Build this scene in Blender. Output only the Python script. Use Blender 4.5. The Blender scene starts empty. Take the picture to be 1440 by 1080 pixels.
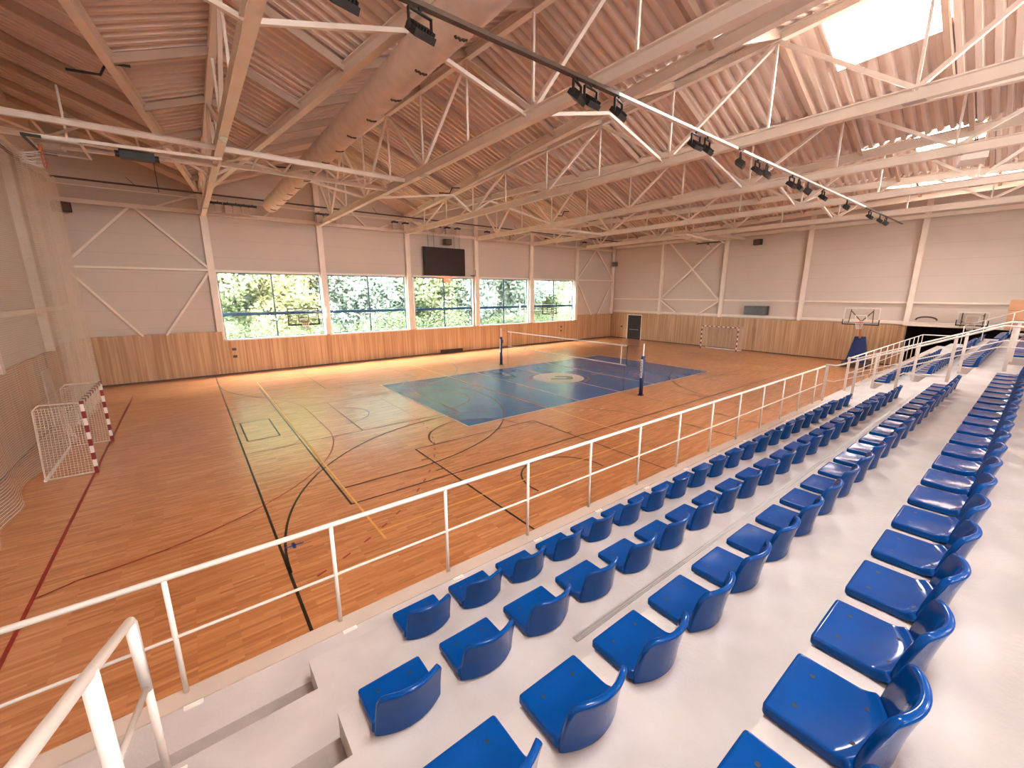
import bpy, bmesh, math, random
from mathutils import Vector, Matrix
random.seed(7)
SC = bpy.context.scene
COL = SC.collection
PI = math.pi

# ------------------------------------------------------------------ camera, world, light, exposure
cam_d = bpy.data.cameras.new('camera')
cam = bpy.data.objects.new('camera', cam_d)
COL.objects.link(cam)
H = 4.95                                   # eye height above the court
RX = Vector((0.78914, -0.61421, -0.00040))  # image right
DN = Vector((-0.13308, -0.17034, -0.97636)) # image down
FW = Vector((0.59962, 0.77054, -0.21616))   # view direction
m = Matrix((( RX.x, -DN.x, -FW.x), (RX.y, -DN.y, -FW.y), (RX.z, -DN.z, -FW.z))).to_4x4()
m.translation = Vector((0, 0, H))
cam.matrix_world = m
cam_d.sensor_width = 36.0
cam_d.lens = 579.0 / 1440.0 * 36.0
cam_d.clip_start = 0.05
cam_d.clip_end = 400
SC.camera = cam

w = bpy.data.worlds.new('sky')
SC.world = w
w.use_nodes = True
bg = w.node_tree.nodes['Background']
bg.inputs[0].default_value = (1.0, 0.955, 0.935, 1)
bg.inputs[1].default_value = 32.0

SC.view_settings.view_transform = 'Standard'
SC.view_settings.look = 'None'
SC.view_settings.gamma = 1.0
SC.view_settings.exposure = 1.42
SC.view_settings.use_curve_mapping = False
SC.cycles.use_denoising = True
SC.cycles.max_bounces = 12
SC.cycles.diffuse_bounces = 6
SC.cycles.glossy_bounces = 4
SC.cycles.transparent_max_bounces = 24
SC.cycles.sample_clamp_indirect = 12.0
SC.cycles.caustics_reflective = False
SC.cycles.caustics_refractive = False

def portal(loc, rot, sx, sy):
    """daylight portal in a window or roof light opening"""
    d = bpy.data.lights.new('daylight_portal', 'AREA')
    d.shape = 'RECTANGLE'; d.size = sx; d.size_y = sy
    d.cycles.is_portal = True
    o = bpy.data.objects.new('daylight_portal', d)
    o.location = loc; o.rotation_euler = rot
    COL.objects.link(o)

# ------------------------------------------------------------------ main dimensions
YW = 30.7           # window wall
XE = 38.2           # far end wall
XL = -4.65          # left end wall
Y0 = -15.0          # back wall behind the stand
TX = [1.45 + 6.15 * i for i in range(6)]     # truss lines
ZC = 9.35           # bottom chord height
ZV, RISE, BW = 10.4, 2.4, 6.15
P = 0.56            # seat pitch

# ------------------------------------------------------------------ materials
def mat(name, col, rough=0.6, metal=0.0, noise=0.0, nscale=8.0, spec=0.5, coat=0.0, bump=0.0, bscale=40.0):
    mt = bpy.data.materials.new(name); mt.use_nodes = True
    nt = mt.node_tree; b = nt.nodes['Principled BSDF']
    b.inputs['Roughness'].default_value = rough
    b.inputs['Metallic'].default_value = metal
    b.inputs['Specular IOR Level'].default_value = spec
    b.inputs['Coat Weight'].default_value = coat
    b.inputs['Coat Roughness'].default_value = 0.08
    tc = nt.nodes.new('ShaderNodeTexCoord')
    n = nt.nodes.new('ShaderNodeTexNoise'); n.inputs['Scale'].default_value = nscale
    n.inputs['Detail'].default_value = 5
    nt.links.new(tc.outputs['Object'], n.inputs['Vector'])
    r = nt.nodes.new('ShaderNodeValToRGB')
    c = Vector(col)
    r.color_ramp.elements[0].position = 0.3; r.color_ramp.elements[1].position = 0.7
    r.color_ramp.elements[0].color = (*(c * (1 - noise)), 1)
    r.color_ramp.elements[1].color = (*[min(1, v * (1 + noise)) for v in c], 1)
    nt.links.new(n.outputs['Fac'], r.inputs['Fac'])
    nt.links.new(r.outputs['Color'], b.inputs['Base Color'])
    if bump:
        n2 = nt.nodes.new('ShaderNodeTexNoise'); n2.inputs['Scale'].default_value = bscale
        nt.links.new(tc.outputs['Object'], n2.inputs['Vector'])
        bp = nt.nodes.new('ShaderNodeBump'); bp.inputs['Strength'].default_value = bump
        bp.inputs['Distance'].default_value = 0.01
        nt.links.new(n2.outputs['Fac'], bp.inputs['Height'])
        nt.links.new(bp.outputs['Normal'], b.inputs['Normal'])
    return mt

def nodes_of(name):
    mt = bpy.data.materials.new(name); mt.use_nodes = True
    return mt, mt.node_tree, mt.node_tree.nodes['Principled BSDF']

def math_node(nt, op, a, b=None, c=None):
    n = nt.nodes.new('ShaderNodeMath'); n.operation = op
    for i, v in enumerate((a, b, c)):
        if v is None: continue
        if isinstance(v, (int, float)): n.inputs[i].default_value = v
        else: nt.links.new(v, n.inputs[i])
    return n.outputs[0]

def mat_parquet():
    mt, nt, b = nodes_of('parquet')
    tc = nt.nodes.new('ShaderNodeTexCoord')
    br = nt.nodes.new('ShaderNodeTexBrick')
    nt.links.new(tc.outputs['Object'], br.inputs['Vector'])
    br.inputs['Scale'].default_value = 1.0
    br.inputs['Brick Width'].default_value = 0.52
    br.inputs['Row Height'].default_value = 0.055
    br.inputs['Mortar Size'].default_value = 0.0006
    br.offset = 0.37; br.offset_frequency = 3
    br.inputs['Color1'].default_value = (0.0, 0.0, 0.0, 1)
    br.inputs['Color2'].default_value = (1, 1, 1, 1)
    br.inputs['Mortar'].default_value = (0.3, 0.3, 0.3, 1)
    mp = nt.nodes.new('ShaderNodeMapping'); mp.inputs['Scale'].default_value = (0.7, 9, 1)
    nt.links.new(tc.outputs['Object'], mp.inputs['Vector'])
    n = nt.nodes.new('ShaderNodeTexNoise'); n.inputs['Scale'].default_value = 2.5; n.inputs['Detail'].default_value = 6
    nt.links.new(mp.outputs['Vector'], n.inputs['Vector'])
    f = math_node(nt, 'ADD', math_node(nt, 'MULTIPLY', br.outputs['Color'], 0.5),
                  math_node(nt, 'MULTIPLY', n.outputs['Fac'], 0.6))
    r = nt.nodes.new('ShaderNodeValToRGB')
    e = r.color_ramp.elements
    e[0].position = 0.12; e[0].color = (0.42, 0.14, 0.042, 1)
    e[1].position = 0.95; e[1].color = (0.84, 0.41, 0.19, 1)
    k = e.new(0.45); k.color = (0.61, 0.235, 0.078, 1)
    k = e.new(0.7); k.color = (0.70, 0.295, 0.115, 1)
    nt.links.new(f, r.inputs['Fac'])
    nt.links.new(r.outputs['Color'], b.inputs['Base Color'])
    b.inputs['Roughness'].default_value = 0.33
    b.inputs['Specular IOR Level'].default_value = 0.5
    b.inputs['Coat Weight'].default_value = 0.95
    b.inputs['Coat Roughness'].default_value = 0.24
    b.inputs['Coat IOR'].default_value = 1.75
    return mt

def mat_slats():
    """pale wood wainscot of narrow vertical battens"""
    mt, nt, b = nodes_of('slatted_wood')
    tc = nt.nodes.new('ShaderNodeTexCoord')
    mp = nt.nodes.new('ShaderNodeMapping'); mp.inputs['Scale'].default_value = (11.0, 11.0, 0.25)
    nt.links.new(tc.outputs['Object'], mp.inputs['Vector'])
    vo = nt.nodes.new('ShaderNodeTexNoise'); vo.inputs['Scale'].default_value = 1.0; vo.inputs['Detail'].default_value = 2
    nt.links.new(mp.outputs['Vector'], vo.inputs['Vector'])
    r = nt.nodes.new('ShaderNodeValToRGB')
    r.color_ramp.elements[0].position = 0.33; r.color_ramp.elements[0].color = (0.38, 0.215, 0.11, 1)
    r.color_ramp.elements[1].position = 0.68; r.color_ramp.elements[1].color = (0.60, 0.40, 0.24, 1)
    nt.links.new(vo.outputs['Fac'], r.inputs['Fac'])
    nt.links.new(r.outputs['Color'], b.inputs['Base Color'])
    b.inputs['Roughness'].default_value = 0.5
    return mt

def mat_siding():
    """wall panels: faint seams every metre"""
    mt, nt, b = nodes_of('wall_siding')
    tc = nt.nodes.new('ShaderNodeTexCoord')
    sp = nt.nodes.new('ShaderNodeSeparateXYZ'); nt.links.new(tc.outputs['Object'], sp.inputs[0])
    fr = math_node(nt, 'FRACT', math_node(nt, 'DIVIDE', sp.outputs['Z'], 1.0))
    seam = math_node(nt, 'LESS_THAN', fr, 0.03)
    n = nt.nodes.new('ShaderNodeTexNoise'); n.inputs['Scale'].default_value = 0.6
    nt.links.new(tc.outputs['Object'], n.inputs['Vector'])
    mx = nt.nodes.new('ShaderNodeMixRGB')
    mx.inputs[1].default_value = (0.64, 0.555, 0.50, 1); mx.inputs[2].default_value = (0.50, 0.425, 0.375, 1)
    nt.links.new(math_node(nt, 'ADD', math_node(nt, 'MULTIPLY', seam, 0.45), math_node(nt, 'MULTIPLY', n.outputs['Fac'], 0.25)), mx.inputs[0])
    nt.links.new(mx.outputs[0], b.inputs['Base Color'])
    b.inputs['Roughness'].default_value = 0.6
    return mt

def mat_net(name, col, cell, cover, diag=False):
    """knotted netting: cords on a square or diamond grid, clear between (object coordinates U,V)"""
    mt = bpy.data.materials.new(name); mt.use_nodes = True
    nt = mt.node_tree; nt.nodes.clear()
    out = nt.nodes.new('ShaderNodeOutputMaterial')
    uv = nt.nodes.new('ShaderNodeUVMap')
    sp = nt.nodes.new('ShaderNodeSeparateXYZ'); nt.links.new(uv.outputs[0], sp.inputs[0])
    a, c = sp.outputs['X'], sp.outputs['Y']
    fa = math_node(nt, 'LESS_THAN', math_node(nt, 'FRACT', math_node(nt, 'DIVIDE', a, cell)), cover)
    fc = math_node(nt, 'LESS_THAN', math_node(nt, 'FRACT', math_node(nt, 'DIVIDE', c, cell)), cover)
    f = math_node(nt, 'MAXIMUM', fa, fc)
    tr = nt.nodes.new('ShaderNodeBsdfTransparent')
    df = nt.nodes.new('ShaderNodeBsdfDiffuse'); df.inputs[0].default_value = (*col, 1)
    tl = nt.nodes.new('ShaderNodeBsdfTranslucent'); tl.inputs[0].default_value = (*col, 1)
    ad = nt.nodes.new('ShaderNodeMixShader'); ad.inputs[0].default_value = 0.3
    nt.links.new(df.outputs[0], ad.inputs[1]); nt.links.new(tl.outputs[0], ad.inputs[2])
    mx = nt.nodes.new('ShaderNodeMixShader')
    nt.links.new(f, mx.inputs[0]); nt.links.new(tr.outputs[0], mx.inputs[1]); nt.links.new(ad.outputs[0], mx.inputs[2])
    nt.links.new(mx.outputs[0], out.inputs[0])
    return mt

def mat_glass(name='clear_glass', tint=(0.93, 0.97, 0.96), refl=0.08):
    mt = bpy.data.materials.new(name); mt.use_nodes = True
    nt = mt.node_tree; nt.nodes.clear()
    out = nt.nodes.new('ShaderNodeOutputMaterial')
    tr = nt.nodes.new('ShaderNodeBsdfTransparent'); tr.inputs[0].default_value = (*tint, 1)
    gl = nt.nodes.new('ShaderNodeBsdfGlossy'); gl.inputs['Roughness'].default_value = 0.02
    n = nt.nodes.new('ShaderNodeTexNoise'); n.inputs['Scale'].default_value = 3
    mx = nt.nodes.new('ShaderNodeMixShader')
    nt.links.new(math_node(nt, 'MULTIPLY', n.outputs['Fac'], refl), mx.inputs[0])
    nt.links.new(tr.outputs[0], mx.inputs[1]); nt.links.new(gl.outputs[0], mx.inputs[2])
    nt.links.new(mx.outputs[0], out.inputs[0])
    return mt

def mat_stripes(name, c1, c2, axis, period, duty=0.5):
    mt, nt, b = nodes_of(name)
    tc = nt.nodes.new('ShaderNodeTexCoord')
    sp = nt.nodes.new('ShaderNodeSeparateXYZ'); nt.links.new(tc.outputs['Object'], sp.inputs[0])
    f = math_node(nt, 'LESS_THAN', math_node(nt, 'FRACT', math_node(nt, 'DIVIDE', sp.outputs[axis], period)), duty)
    mx = nt.nodes.new('ShaderNodeMixRGB')
    mx.inputs[1].default_value = (*c1, 1); mx.inputs[2].default_value = (*c2, 1)
    nt.links.new(f, mx.inputs[0]); nt.links.new(mx.outputs[0], b.inputs['Base Color'])
    b.inputs['Roughness'].default_value = 0.4
    return mt

def mat_emit(name, col, s):
    mt, nt, b = nodes_of(name)
    b.inputs['Base Color'].default_value = (*col, 1)
    b.inputs['Emission Color'].default_value = (*col, 1)
    b.inputs['Emission Strength'].default_value = s
    return mt

def mat_leaf(name, c1, c2):
    mt = bpy.data.materials.new(name); mt.use_nodes = True
    nt = mt.node_tree; nt.nodes.clear()
    out = nt.nodes.new('ShaderNodeOutputMaterial')
    g = nt.nodes.new('ShaderNodeNewGeometry')
    r = nt.nodes.new('ShaderNodeValToRGB')
    r.color_ramp.elements[0].color = (*c1, 1); r.color_ramp.elements[1].color = (*c2, 1)
    nt.links.new(g.outputs['Random Per Island'], r.inputs[0])
    df = nt.nodes.new('ShaderNodeBsdfDiffuse'); tl = nt.nodes.new('ShaderNodeBsdfTranslucent')
    nt.links.new(r.outputs[0], df.inputs[0]); nt.links.new(r.outputs[0], tl.inputs[0])
    mx = nt.nodes.new('ShaderNodeMixShader'); mx.inputs[0].default_value = 0.4
    nt.links.new(df.outputs[0], mx.inputs[1]); nt.links.new(tl.outputs[0], mx.inputs[2])
    nt.links.new(mx.outputs[0], out.inputs[0])
    return mt

M = dict(
    parquet=mat_parquet(), slats=mat_slats(), siding=mat_siding(),
    primer=mat('brown_primer_steel', (0.56, 0.40, 0.31), 0.5, noise=0.05, nscale=1.5),  # steel paint darkened so the purlins' shaded sides sit in the colour
    steel=mat('painted_steel', (0.85, 0.75, 0.67), 0.42, noise=0.05, nscale=1.5),
    deck=mat('roof_deck', (0.76, 0.62, 0.545), 0.5, noise=0.06, nscale=0.8),
    rail=mat('white_rail_paint', (0.74, 0.665, 0.62), 0.3, noise=0.03, nscale=6),
    concrete=mat('concrete', (0.53, 0.475, 0.465), 0.55, noise=0.13, nscale=1.9, bump=0.3, bscale=45),
    shaded_concrete=mat('shaded_concrete', (0.36, 0.30, 0.285), 0.8, noise=0.15, nscale=4, bump=0.3, bscale=45),  # concrete darkened to paint the shade in the step recesses
    fascia=mat('edge_metal', (0.58, 0.47, 0.40), 0.45, noise=0.06, nscale=3),
    zinc=mat('zinc_strip', (0.50, 0.46, 0.44), 0.35, 0.5, noise=0.08, nscale=5),
    seat=mat('blue_plastic', (0.0, 0.052, 0.25), 0.11, noise=0.10, nscale=2.5, spec=0.2),
    dark_hole=mat('dark_recess', (0.005, 0.008, 0.03), 0.6, noise=0.1),
    black=mat('black_metal', (0.018, 0.014, 0.013), 0.45, noise=0.2),
    dark=mat('dark_brown_metal', (0.09, 0.05, 0.035), 0.5, noise=0.15),
    white=mat('white_paint', (0.85, 0.79, 0.75), 0.4, noise=0.03),
    court_blue=mat('court_blue', (0.010, 0.115, 0.36), 0.24, noise=0.10, nscale=0.7, spec=0.75),
    line_black=mat('line_black', (0.035, 0.02, 0.012), 0.35, noise=0.2),
    line_thin=mat('line_brown', (0.12, 0.05, 0.022), 0.35, noise=0.2),
    line_white=mat('line_white', (0.72, 0.66, 0.62), 0.35, noise=0.06),
    line_yellow=mat('line_yellow', (0.78, 0.42, 0.10), 0.35, noise=0.08),
    line_red=mat('line_red', (0.33, 0.02, 0.012), 0.35, noise=0.12),
    line_blue=mat('line_blue', (0.06, 0.08, 0.30), 0.35, noise=0.1),
    fabric=mat('duct_fabric', (0.74, 0.62, 0.55), 0.8, noise=0.1, nscale=3, bump=0.5, bscale=5),
    frame_blue=mat('window_frame_blue', (0.03, 0.11, 0.24), 0.4, noise=0.05),
    frame_grey=mat('window_frame_grey', (0.03, 0.05, 0.07), 0.4, noise=0.05),
    glass=mat_glass(),
    acrylic=mat_glass('clear_acrylic', (0.96, 0.96, 0.95), 0.12),
    screen=mat('dark_screen', (0.022, 0.010, 0.007), 0.35, noise=0.2, nscale=1),
    door=mat('black_door', (0.02, 0.018, 0.022), 0.4, noise=0.1),
    wood_panel=mat('plywood', (0.55, 0.27, 0.15), 0.5, noise=0.12, nscale=3),
    pad_blue=mat('navy_padding', (0.008, 0.028, 0.13), 0.45, noise=0.15),
    orange=mat('orange_rim', (0.55, 0.10, 0.03), 0.4, noise=0.05),
    bark=mat('bark', (0.16, 0.11, 0.08), 0.9, noise=0.3),
    grass=mat('grass', (0.055, 0.075, 0.035), 0.9, noise=0.3, nscale=1),
    leaf_a=mat_leaf('leaves_green', (0.20, 0.255, 0.16), (0.42, 0.48, 0.32)),
    leaf_b=mat_leaf('leaves_yellow_green', (0.28, 0.31, 0.17), (0.55, 0.55, 0.36)),
    leaf_d=mat_leaf('leaves_shrub', (0.12, 0.17, 0.10), (0.26, 0.33, 0.20)),
    leaf_c=mat_leaf('leaves_blue_green', (0.20, 0.26, 0.23), (0.38, 0.46, 0.42)),
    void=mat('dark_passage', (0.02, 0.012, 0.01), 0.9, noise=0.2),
    seam=mat('duct_seam', (0.08, 0.045, 0.03), 0.8, noise=0.2),
    net_white=mat_net('white_netting', (0.80, 0.73, 0.66), 0.06, 0.20),
    net_goal=mat_net('goal_netting', (0.78, 0.68, 0.6), 0.07, 0.11),
    net_volley=mat_net('volleyball_netting', (0.05, 0.04, 0.04), 0.10, 0.03),
    goal_dark=mat_stripes('red_white_stripes', (0.75, 0.66, 0.6), (0.22, 0.02, 0.02), 'Z', 0.4),
    goal_dark_y=mat_stripes('red_white_stripes_bar', (0.75, 0.66, 0.6), (0.22, 0.02, 0.02), 'Y', 0.4),
    exit=mat_emit('exit_sign_red', (0.9, 0.10, 0.05), 1.2),
    exit_w=mat_emit('exit_sign_white', (1, 0.9, 0.85), 1.2),
    logo_grey=mat('logo_grey', (0.10, 0.15, 0.14), 0.35, noise=0.05),
    logo_line=mat('logo_line', (0.28, 0.30, 0.33), 0.35, noise=0.05),
)

# ------------------------------------------------------------------ mesh helpers
def link(name, bm, mtl, parent=None, smooth=False, recalc=True):
    if recalc: bmesh.ops.recalc_face_normals(bm, faces=bm.faces)
    me = bpy.data.meshes.new(name); bm.to_mesh(me); bm.free()
    if smooth:
        for p in me.polygons: p.use_smooth = True
    me.materials.append(mtl if not isinstance(mtl, str) else M[mtl])
    o = bpy.data.objects.new(name, me); COL.objects.link(o)
    if parent: o.parent = parent
    return o

def thing(name, label, cat, loc=(0, 0, 0), rz=0, group=None):
    o = bpy.data.objects.new(name, None); COL.objects.link(o)
    o.empty_display_size = 0.1
    o.location = loc; o.rotation_euler = (0, 0, rz)
    o['label'] = label; o['category'] = cat
    if group: o['group'] = group
    return o

def tag(o, label, cat, group=None, kind=None):
    o['label'] = label; o['category'] = cat
    if group: o['group'] = group
    if kind: o['kind'] = kind
    return o

def struct(o, label=None):
    o['kind'] = 'structure'
    if label: o['label'] = label
    return o

def box(bm, x0, x1, y0, y1, z0, z1):
    vs = [bm.verts.new(c) for c in ((x0,y0,z0),(x1,y0,z0),(x1,y1,z0),(x0,y1,z0),(x0,y0,z1),(x1,y0,z1),(x1,y1,z1),(x0,y1,z1))]
    for f in ((0,3,2,1),(4,5,6,7),(0,1,5,4),(1,2,6,5),(2,3,7,6),(3,0,4,7)):
        bm.faces.new([vs[i] for i in f])
    return vs

def frame_of(a, b, up=Vector((0, 0, 1))):
    d = (b - a).normalized()
    if abs(d.dot(up)) > 0.99: up = Vector((0, 1, 0))
    s = d.cross(up).normalized(); u = s.cross(d).normalized()
    return d, s, u

def prof_sweep(bm, a, b, prof, up=Vector((0, 0, 1))):
    """extrude a closed 2D profile (side, up) from a to b"""
    a, b = Vector(a), Vector(b)
    d, s, u = frame_of(a, b, up)
    va = [bm.verts.new(a + s * p + u * q) for p, q in prof]
    vb = [bm.verts.new(b + s * p + u * q) for p, q in prof]
    n = len(prof)
    for i in range(n):
        bm.faces.new((va[i], va[(i + 1) % n], vb[(i + 1) % n], vb[i]))
    bm.faces.new(va[::-1]); bm.faces.new(vb)

def bar(bm, a, b, w_, h_, up=Vector((0, 0, 1))):
    prof_sweep(bm, a, b, [(-w_/2, -h_/2), (w_/2, -h_/2), (w_/2, h_/2), (-w_/2, h_/2)], up)

def ibeam(bm, a, b, w_=0.2, h_=0.3, tf=0.02, tw=0.014, up=Vector((0, 0, 1))):
    W_, Hh = w_ / 2, h_ / 2
    prof_sweep(bm, a, b, [(-W_, -Hh), (W_, -Hh), (W_, -Hh + tf), (tw/2, -Hh + tf), (tw/2, Hh - tf), (W_, Hh - tf),
                          (W_, Hh), (-W_, Hh), (-W_, Hh - tf), (-tw/2, Hh - tf), (-tw/2, -Hh + tf), (-W_, -Hh + tf)], up)

def tube(bm, pts, r, seg=10):
    """round tube through points, mitred"""
    pts = [Vector(p) for p in pts]
    rings = []
    prev_u = None
    for i, p in enumerate(pts):
        if i == 0: d = pts[1] - p
        elif i == len(pts) - 1: d = p - pts[i - 1]
        else: d = (pts[i + 1] - p).normalized() + (p - pts[i - 1]).normalized()
        d.normalize()
        up = prev_u if prev_u is not None else (Vector((0, 0, 1)) if abs(d.z) < 0.95 else Vector((0, 1, 0)))
        s = d.cross(up).normalized(); u = s.cross(d).normalized(); prev_u = u
        rings.append([bm.verts.new(p + (s * math.cos(t) + u * math.sin(t)) * r) for t in [2 * PI * k / seg for k in range(seg)]])
    for a, b in zip(rings, rings[1:]):
        for k in range(seg):
            bm.faces.new((a[k], a[(k + 1) % seg], b[(k + 1) % seg], b[k]))
    bm.faces.new(rings[0][::-1]); bm.faces.new(rings[-1])

def part(name, mtl, parent, fn, smooth=False):
    bm = bmesh.new(); fn(bm)
    return link(name, bm, mtl, parent, smooth)

def baked(o):
    dg = bpy.context.evaluated_depsgraph_get()
    me = bpy.data.meshes.new_from_object(o.evaluated_get(dg))
    o.modifiers.clear(); o.data = me
    return o

def copy_tree(o, parent=None):
    c = o.copy(); COL.objects.link(c); c.parent = parent
    for ch in list(o.children): copy_tree(ch, c)
    return c

def copy_to(o, loc, label, rz=None, group=None):
    c = copy_tree(o); c.location = loc
    if rz is not None: c.rotation_euler = (0, 0, rz)
    c['label'] = label
    if group: c['group'] = group
    return c

ORD = ['zeroth', 'first', 'second', 'third', 'fourth', 'fifth', 'sixth', 'seventh', 'eighth', 'ninth', 'tenth', 'eleventh',
       'twelfth', 'thirteenth', 'fourteenth', 'fifteenth', 'sixteenth', 'seventeenth', 'eighteenth', 'nineteenth', 'twentieth',
       'twenty-first', 'twenty-second', 'twenty-third', 'twenty-fourth', 'twenty-fifth', 'twenty-sixth', 'twenty-seventh', 'twenty-eighth', 'twenty-ninth', 'thirtieth']

# ================================================================== SHELL
bm = bmesh.new(); box(bm, XL - 0.3, XE + 0.3, Y0 - 0.3, YW + 0.3, -0.2, 0.0)
struct(link('floor', bm, 'parquet'))

# window wall: wainscot, siding with five openings
WZ0, WZ1 = 2.15, 6.15
WINS = [(1.62, 7.40), (7.80, 13.50), (14.12, 19.55), (20.20, 25.75), (26.45, 31.95)]
bm = bmesh.new()
ed = [XL - 0.3] + [v for w_ in WINS for v in w_] + [XE + 0.3]
for i in range(0, len(ed), 2): box(bm, ed[i], ed[i + 1], YW, YW + 0.25, 0, 13.2)
for a, b in WINS:
    box(bm, a, b, YW, YW + 0.25, 0, WZ0); box(bm, a, b, YW, YW + 0.25, WZ1, 13.2)
struct(link('wall_window', bm, 'siding'))
bm = bmesh.new(); box(bm, XE, XE + 0.25, 5.72, YW + 0.3, 0, 13.2); box(bm, XE, XE + 0.25, -2.0, 5.72, 2.78, 13.2); box(bm, XE, XE + 0.25, Y0, -2.0, 0, 13.2)
struct(link('wall_end', bm, 'siding'))
bm = bmesh.new(); box(bm, XL - 0.25, XL, Y0, YW + 0.3, 0, 13.2)
struct(link('wall_left', bm, 'siding'))
GX = [(-1.0 + 9.0 * k, 4.8 + 9.0 * k) for k in range(3)]; GZ0, GZ1 = 8.2, 10.25
bm = bmesh.new(); box(bm, XL - 0.3, XE + 0.3, Y0 - 0.25, Y0, 0, GZ0); box(bm, XL - 0.3, XE + 0.3, Y0 - 0.25, Y0, GZ1, 13.2)
ed = [XL - 0.3] + [v for g in GX for v in g] + [XE + 0.3]
for i in range(0, len(ed), 2): box(bm, ed[i], ed[i + 1], Y0 - 0.25, Y0, GZ0, GZ1)
struct(link('wall_back', bm, 'siding'))
for k, (a, b) in enumerate(GX):   # unseen rear glazing, added to bring daylight onto ceiling and walls
    bm = bmesh.new()
    for x_ in (a, (a + b) / 2 - 0.04, b - 0.08): box(bm, x_, x_ + 0.08, Y0 - 0.2, Y0 - 0.05, GZ0, GZ1)
    box(bm, a, b, Y0 - 0.2, Y0 - 0.05, GZ0, GZ0 + 0.08); box(bm, a, b, Y0 - 0.2, Y0 - 0.05, GZ1 - 0.08, GZ1)
    wn = struct(link('window_%d' % (20 + k), bm, 'frame_grey'))
    part('pane', 'glass', wn, lambda bm: box(bm, a, b, Y0 - 0.13, Y0 - 0.12, GZ0, GZ1))
    portal(((a + b) / 2, Y0 - 0.3, (GZ0 + GZ1) / 2), (PI / 2, 0, 0), b - a, GZ1 - GZ0)
# dark passage behind the end opening
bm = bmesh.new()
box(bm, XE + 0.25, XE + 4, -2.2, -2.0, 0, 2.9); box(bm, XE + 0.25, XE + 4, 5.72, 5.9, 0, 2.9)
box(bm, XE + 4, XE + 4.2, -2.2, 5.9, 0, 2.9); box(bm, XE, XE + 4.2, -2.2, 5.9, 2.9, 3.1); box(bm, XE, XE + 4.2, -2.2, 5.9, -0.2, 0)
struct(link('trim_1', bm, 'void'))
# wainscots
bm = bmesh.new(); box(bm, XL, 1.62, YW - 0.12, YW, 0.08, 2.67); box(bm, 1.62, 31.95, YW - 0.12, YW, 0.08, 2.12); box(bm, 31.95, XE, YW - 0.12, YW, 0.08, 2.67)
struct(link('trim_2', bm, 'slats'))
bm = bmesh.new(); box(bm, XE - 0.12, XE, 5.75, 26.45, 0.08, 2.80); box(bm, XE - 0.12, XE, 28.25, YW - 0.12, 0.08, 2.80); box(bm, XE - 0.12, XE, 26.45, 28.25, 2.62, 2.80)
struct(link('trim_3', bm, 'slats'))
bm = bmesh.new(); box(bm, XL, XL + 0.1, 3.7, YW - 0.12, 0.08, 2.67)
struct(link('trim_4', bm, 'slats'))
bm = bmesh.new(); box(bm, XL, XE, YW - 0.09, YW, 0, 0.08)
struct(link('baseboard_window', bm, 'dark'))
bm = bmesh.new(); box(bm, XE - 0.09, XE, 5.75, YW - 0.12, 0, 0.08)
struct(link('baseboard_end', bm, 'dark'))
bm = bmesh.new(); box(bm, XL, XL + 0.08, 3.7, YW - 0.12, 0, 0.08)
struct(link('baseboard_left', bm, 'dark'))

# windows
for i, (a, b) in enumerate(WINS):
    bm = bmesh.new(); fy = YW - 0.13
    for x0, x1, z0, z1 in ((a - 0.10, a + 0.04, WZ0 - 0.06, WZ1 + 0.12), (b - 0.04, b + 0.10, WZ0 - 0.06, WZ1 + 0.12),
                           (a - 0.10, b + 0.10, WZ0 - 0.08, WZ0 + 0.02), (a - 0.10, b + 0.10, WZ1, WZ1 + 0.14)):
        box(bm, x0, x1, fy, YW + 0.2, z0, z1)
    win = link('window_%d' % (i + 1), bm, 'white'); struct(win)
    mx_ = (a + b) / 2
    part('mullion', 'frame_grey', win, lambda bm: [box(bm, mx_ - 0.035, mx_ + 0.035, YW + 0.02, YW + 0.12, WZ0, WZ1),
         box(bm, a + 0.04, a + 0.09, YW + 0.02, YW + 0.12, WZ0, WZ1), box(bm, b - 0.09, b - 0.04, YW + 0.02, YW + 0.12, WZ0, WZ1),
         box(bm, a + 0.04, b - 0.04, YW + 0.02, YW + 0.12, WZ1 - 0.06, WZ1), box(bm, a + 0.04, b - 0.04, YW + 0.02, YW + 0.12, WZ0 + 0.02, WZ0 + 0.07)])
    part('transom', 'frame_blue', win, lambda bm: box(bm, a + 0.04, b - 0.04, YW, YW + 0.14, 3.58, 3.76))
    part('pane', 'glass', win, lambda bm: box(bm, a + 0.04, b - 0.04, YW + 0.07, YW + 0.08, WZ0, WZ1))
    portal((mx_, YW + 0.3, (WZ0 + WZ1) / 2), (-PI / 2, 0, 0), b - a, WZ1 - WZ0)

# double door in the end wall
bm = bmesh.new(); box(bm, XE - 0.10, XE - 0.02, 26.5, 28.2, 0.02, 2.58)
d1 = struct(link('door_1', bm, 'door'))
part('push_bar', 'zinc', d1, lambda bm: [bar(bm, (XE - 0.16, 26.75, 1.05), (XE - 0.16, 27.95, 1.05), 0.04, 0.04)])
bm = bmesh.new()
for y0_, y1_, z0_, z1_ in ((26.42, 26.5, 0, 2.66), (28.2, 28.28, 0, 2.66), (26.42, 28.28, 2.58, 2.66)): box(bm, XE - 0.15, XE, y0_, y1_, z0_, z1_)
struct(link('trim_5', bm, 'steel'))
# exit door on the left end wall, behind the netting
bm = bmesh.new(); box(bm, XL, XL + 0.14, 22.4, 23.4, 0.0, 2.1)
struct(link('door_2', bm, 'fascia'))

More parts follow.
